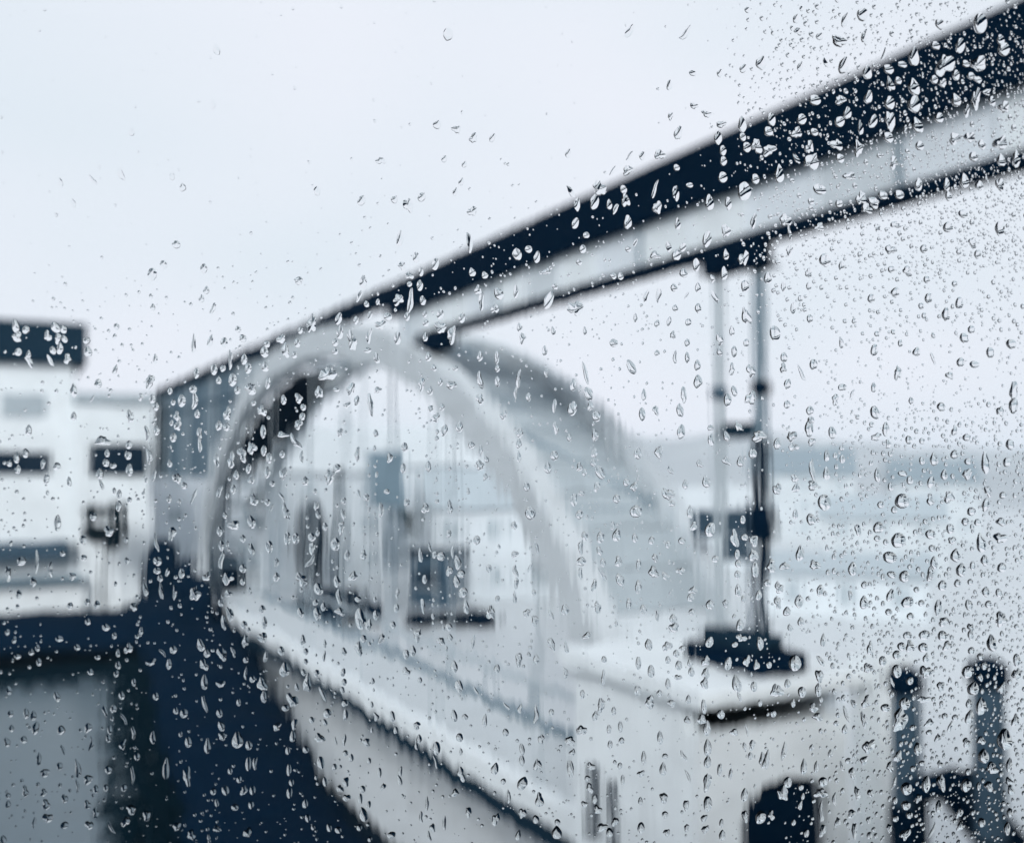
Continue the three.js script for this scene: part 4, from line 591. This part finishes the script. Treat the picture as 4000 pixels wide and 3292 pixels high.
const GLASS_Z = -0.0062, cells = new Map(), CELL = 0.006;
const key = (x, y) => Math.floor(x / CELL) + ',' + Math.floor(y / CELL);
function remember(x, y, r) { const k = key(x, y); if (!cells.has(k)) cells.set(k, []); cells.get(k).push([x, y, r]); }
function free(x, y, r) { const R = 2, cx = Math.floor(x / CELL), cy = Math.floor(y / CELL); for (let i = -R; i <= R; i++) for (let j = -R; j <= R; j++) for (const [a, b, q] of cells.get((cx + i) + ',' + (cy + j)) ?? []) if (Math.hypot(a - x, b - y) < (r + q) * 1.02) return false; return true; }
const shapeWords = ['rounded raindrop', 'tear-shaped raindrop narrowing upwards', 'long thin trickle of rainwater', 'irregular merged raindrop'];
const sorted = DROPS.map((d) => d).sort((p, q) => q[2] * q[3] - p[2] * p[3]);
const many = [];
sorted.forEach(([u, v, w, h, lean, kind], i) => {
  const x = u / 1e4, y = v / 1e4, W = w / 1e4, Hh = h / 1e4;
  for (let k = -1; k <= 1; k++) remember(x + k * 0.3 * Hh * Math.sin(lean * Math.PI / 180), y + k * 0.3 * Hh, Math.max(0.45 * W, 0.3 * Hh));
  const g = dropGeometry(W, Hh, lean, kind, i < 300 ? 30 : 20, i < 300 ? 8 : 6);
  if (i < 300) {
    const o = obj('raindrop', g, M.water, scene, false);
    o.position.set(x, y, GLASS_Z).applyMatrix4(frame.matrixWorld); o.rotation.y = -PYAW;
    const ratio = W / Hh, size = ['huge', 'very large', 'large', 'fairly large', 'medium', 'smallish'][Math.min(5, Math.floor(i / 50))] + (ratio < 0.45 ? ' slender' : ratio < 0.66 ? ' tall' : ratio < 0.86 ? '' : ratio < 1.05 ? ' squat' : ' wide');
    const label = `${size} ${shapeWords[kind]}${lean > 8 ? ' with its top leaning right' : lean < -8 ? ' with its top leaning left' : ' standing upright'} on the window pane`;
    tag(o, label, 'raindrop', label.replace(' on the window pane', 's'));
  } else { g.translate(x, y, GLASS_Z); many.push(g); }
});
// the fine spray between them: dense to the right, sparse over the left, some strung in vertical chains
function spray(x, y, d, flat = 1) {
  const r = d / 2; if (!free(x, y, r)) return false;
  remember(x, y, r);
  const g = dropGeometry(d * rr(0.9, 1.1), d * rr(0.95, 1.25) * flat, rr(-15, 15), rnd() < 0.75 ? 0 : 1, d > 0.0016 ? 14 : 10, d > 0.0016 ? 4 : 3);
  g.translate(x, y, GLASS_Z); many.push(g); return true;
}
const HW = 0.235, HH = 0.193;
for (let i = 0; i < 34000; i++) {
  const fx = rr(-1.35, 1.35), fy = rr(-1.25, 1.25), px = (fx + 1) / 2, py = (1 - fy) / 2;   // fractions across and down the seen part of the pane
  const right = THREE.MathUtils.smoothstep(px, 0.76, 0.9), low = THREE.MathUtils.smoothstep(py, 0.42, 0.62), upR = THREE.MathUtils.smoothstep(px, 0.7, 0.8) * (1 - THREE.MathUtils.smoothstep(py, 0.34, 0.42));
  const mid = THREE.MathUtils.smoothstep(py - 0.25 * (1 - px), 0.05, 0.2);
  const clump = 0.55 + 0.9 * Math.max(0, noise.noise(px * 22, py * 9, 5.5) + 0.15);
  const p = (0.05 + 0.36 * mid + 0.8 * right * low + 1.1 * upR + 0.22 * right) * clump;
  if (rnd() > p) continue;
  const big = right * low > 0.3 && rnd() < 0.55;
  const d = big ? rr(0.0013, 0.0026) : 0.00055 + 0.0011 * Math.pow(rnd(), 2) + (upR > 0.4 && rnd() < 0.35 ? rr(0.0004, 0.0016) : 0);
  spray(fx * HW, fy * HH, d);
}
for (let i = 0; i < 3600; i++) { const px = 0.74 + 0.36 * Math.sqrt(rnd()), py = rr(-0.02, 0.3) + 0.1 * (1 - px); if (py > 0.12 || rnd() < 0.4) spray((px * 2 - 1) * HW, (1 - py * 2) * HH, 0.0006 + 0.0016 * Math.pow(rnd(), 2)); }
for (let i = 0; i < 2600; i++) { const px = 0.78 + 0.32 * Math.sqrt(rnd()), py = rr(0.47, 1.05); spray((px * 2 - 1) * HW, (1 - py * 2) * HH, 0.0008 + 0.0019 * Math.pow(rnd(), 1.6)); }
for (let c = 0; c < 46; c++) {
  let x = rr(-1.3, 0.75) * HW, y = rr(-0.4, 0.3) * HH; const end = rr(-1.25, -0.4) * HH;
  while (y > end) { spray(x + rr(-0.0009, 0.0009), y, 0.0007 + 0.0018 * Math.pow(rnd(), 2), rr(1, 1.7)); y -= rnd() < 0.12 ? rr(0.012, 0.03) : rr(0.0018, 0.009); x += rr(-0.0007, 0.0007); }
}
console.log('drops', sorted.length, 'all small', many.length);
{
  const o = obj('small_raindrops', mergeGeometries(many), M.water, scene, false);
  o.position.copy(PC); o.rotation.y = -PYAW;
  tag(o, 'fine spray of small raindrops scattered over the train window pane', 'raindrops'); o.userData.kind = 'stuff';
}
renderer.render(scene, camera);
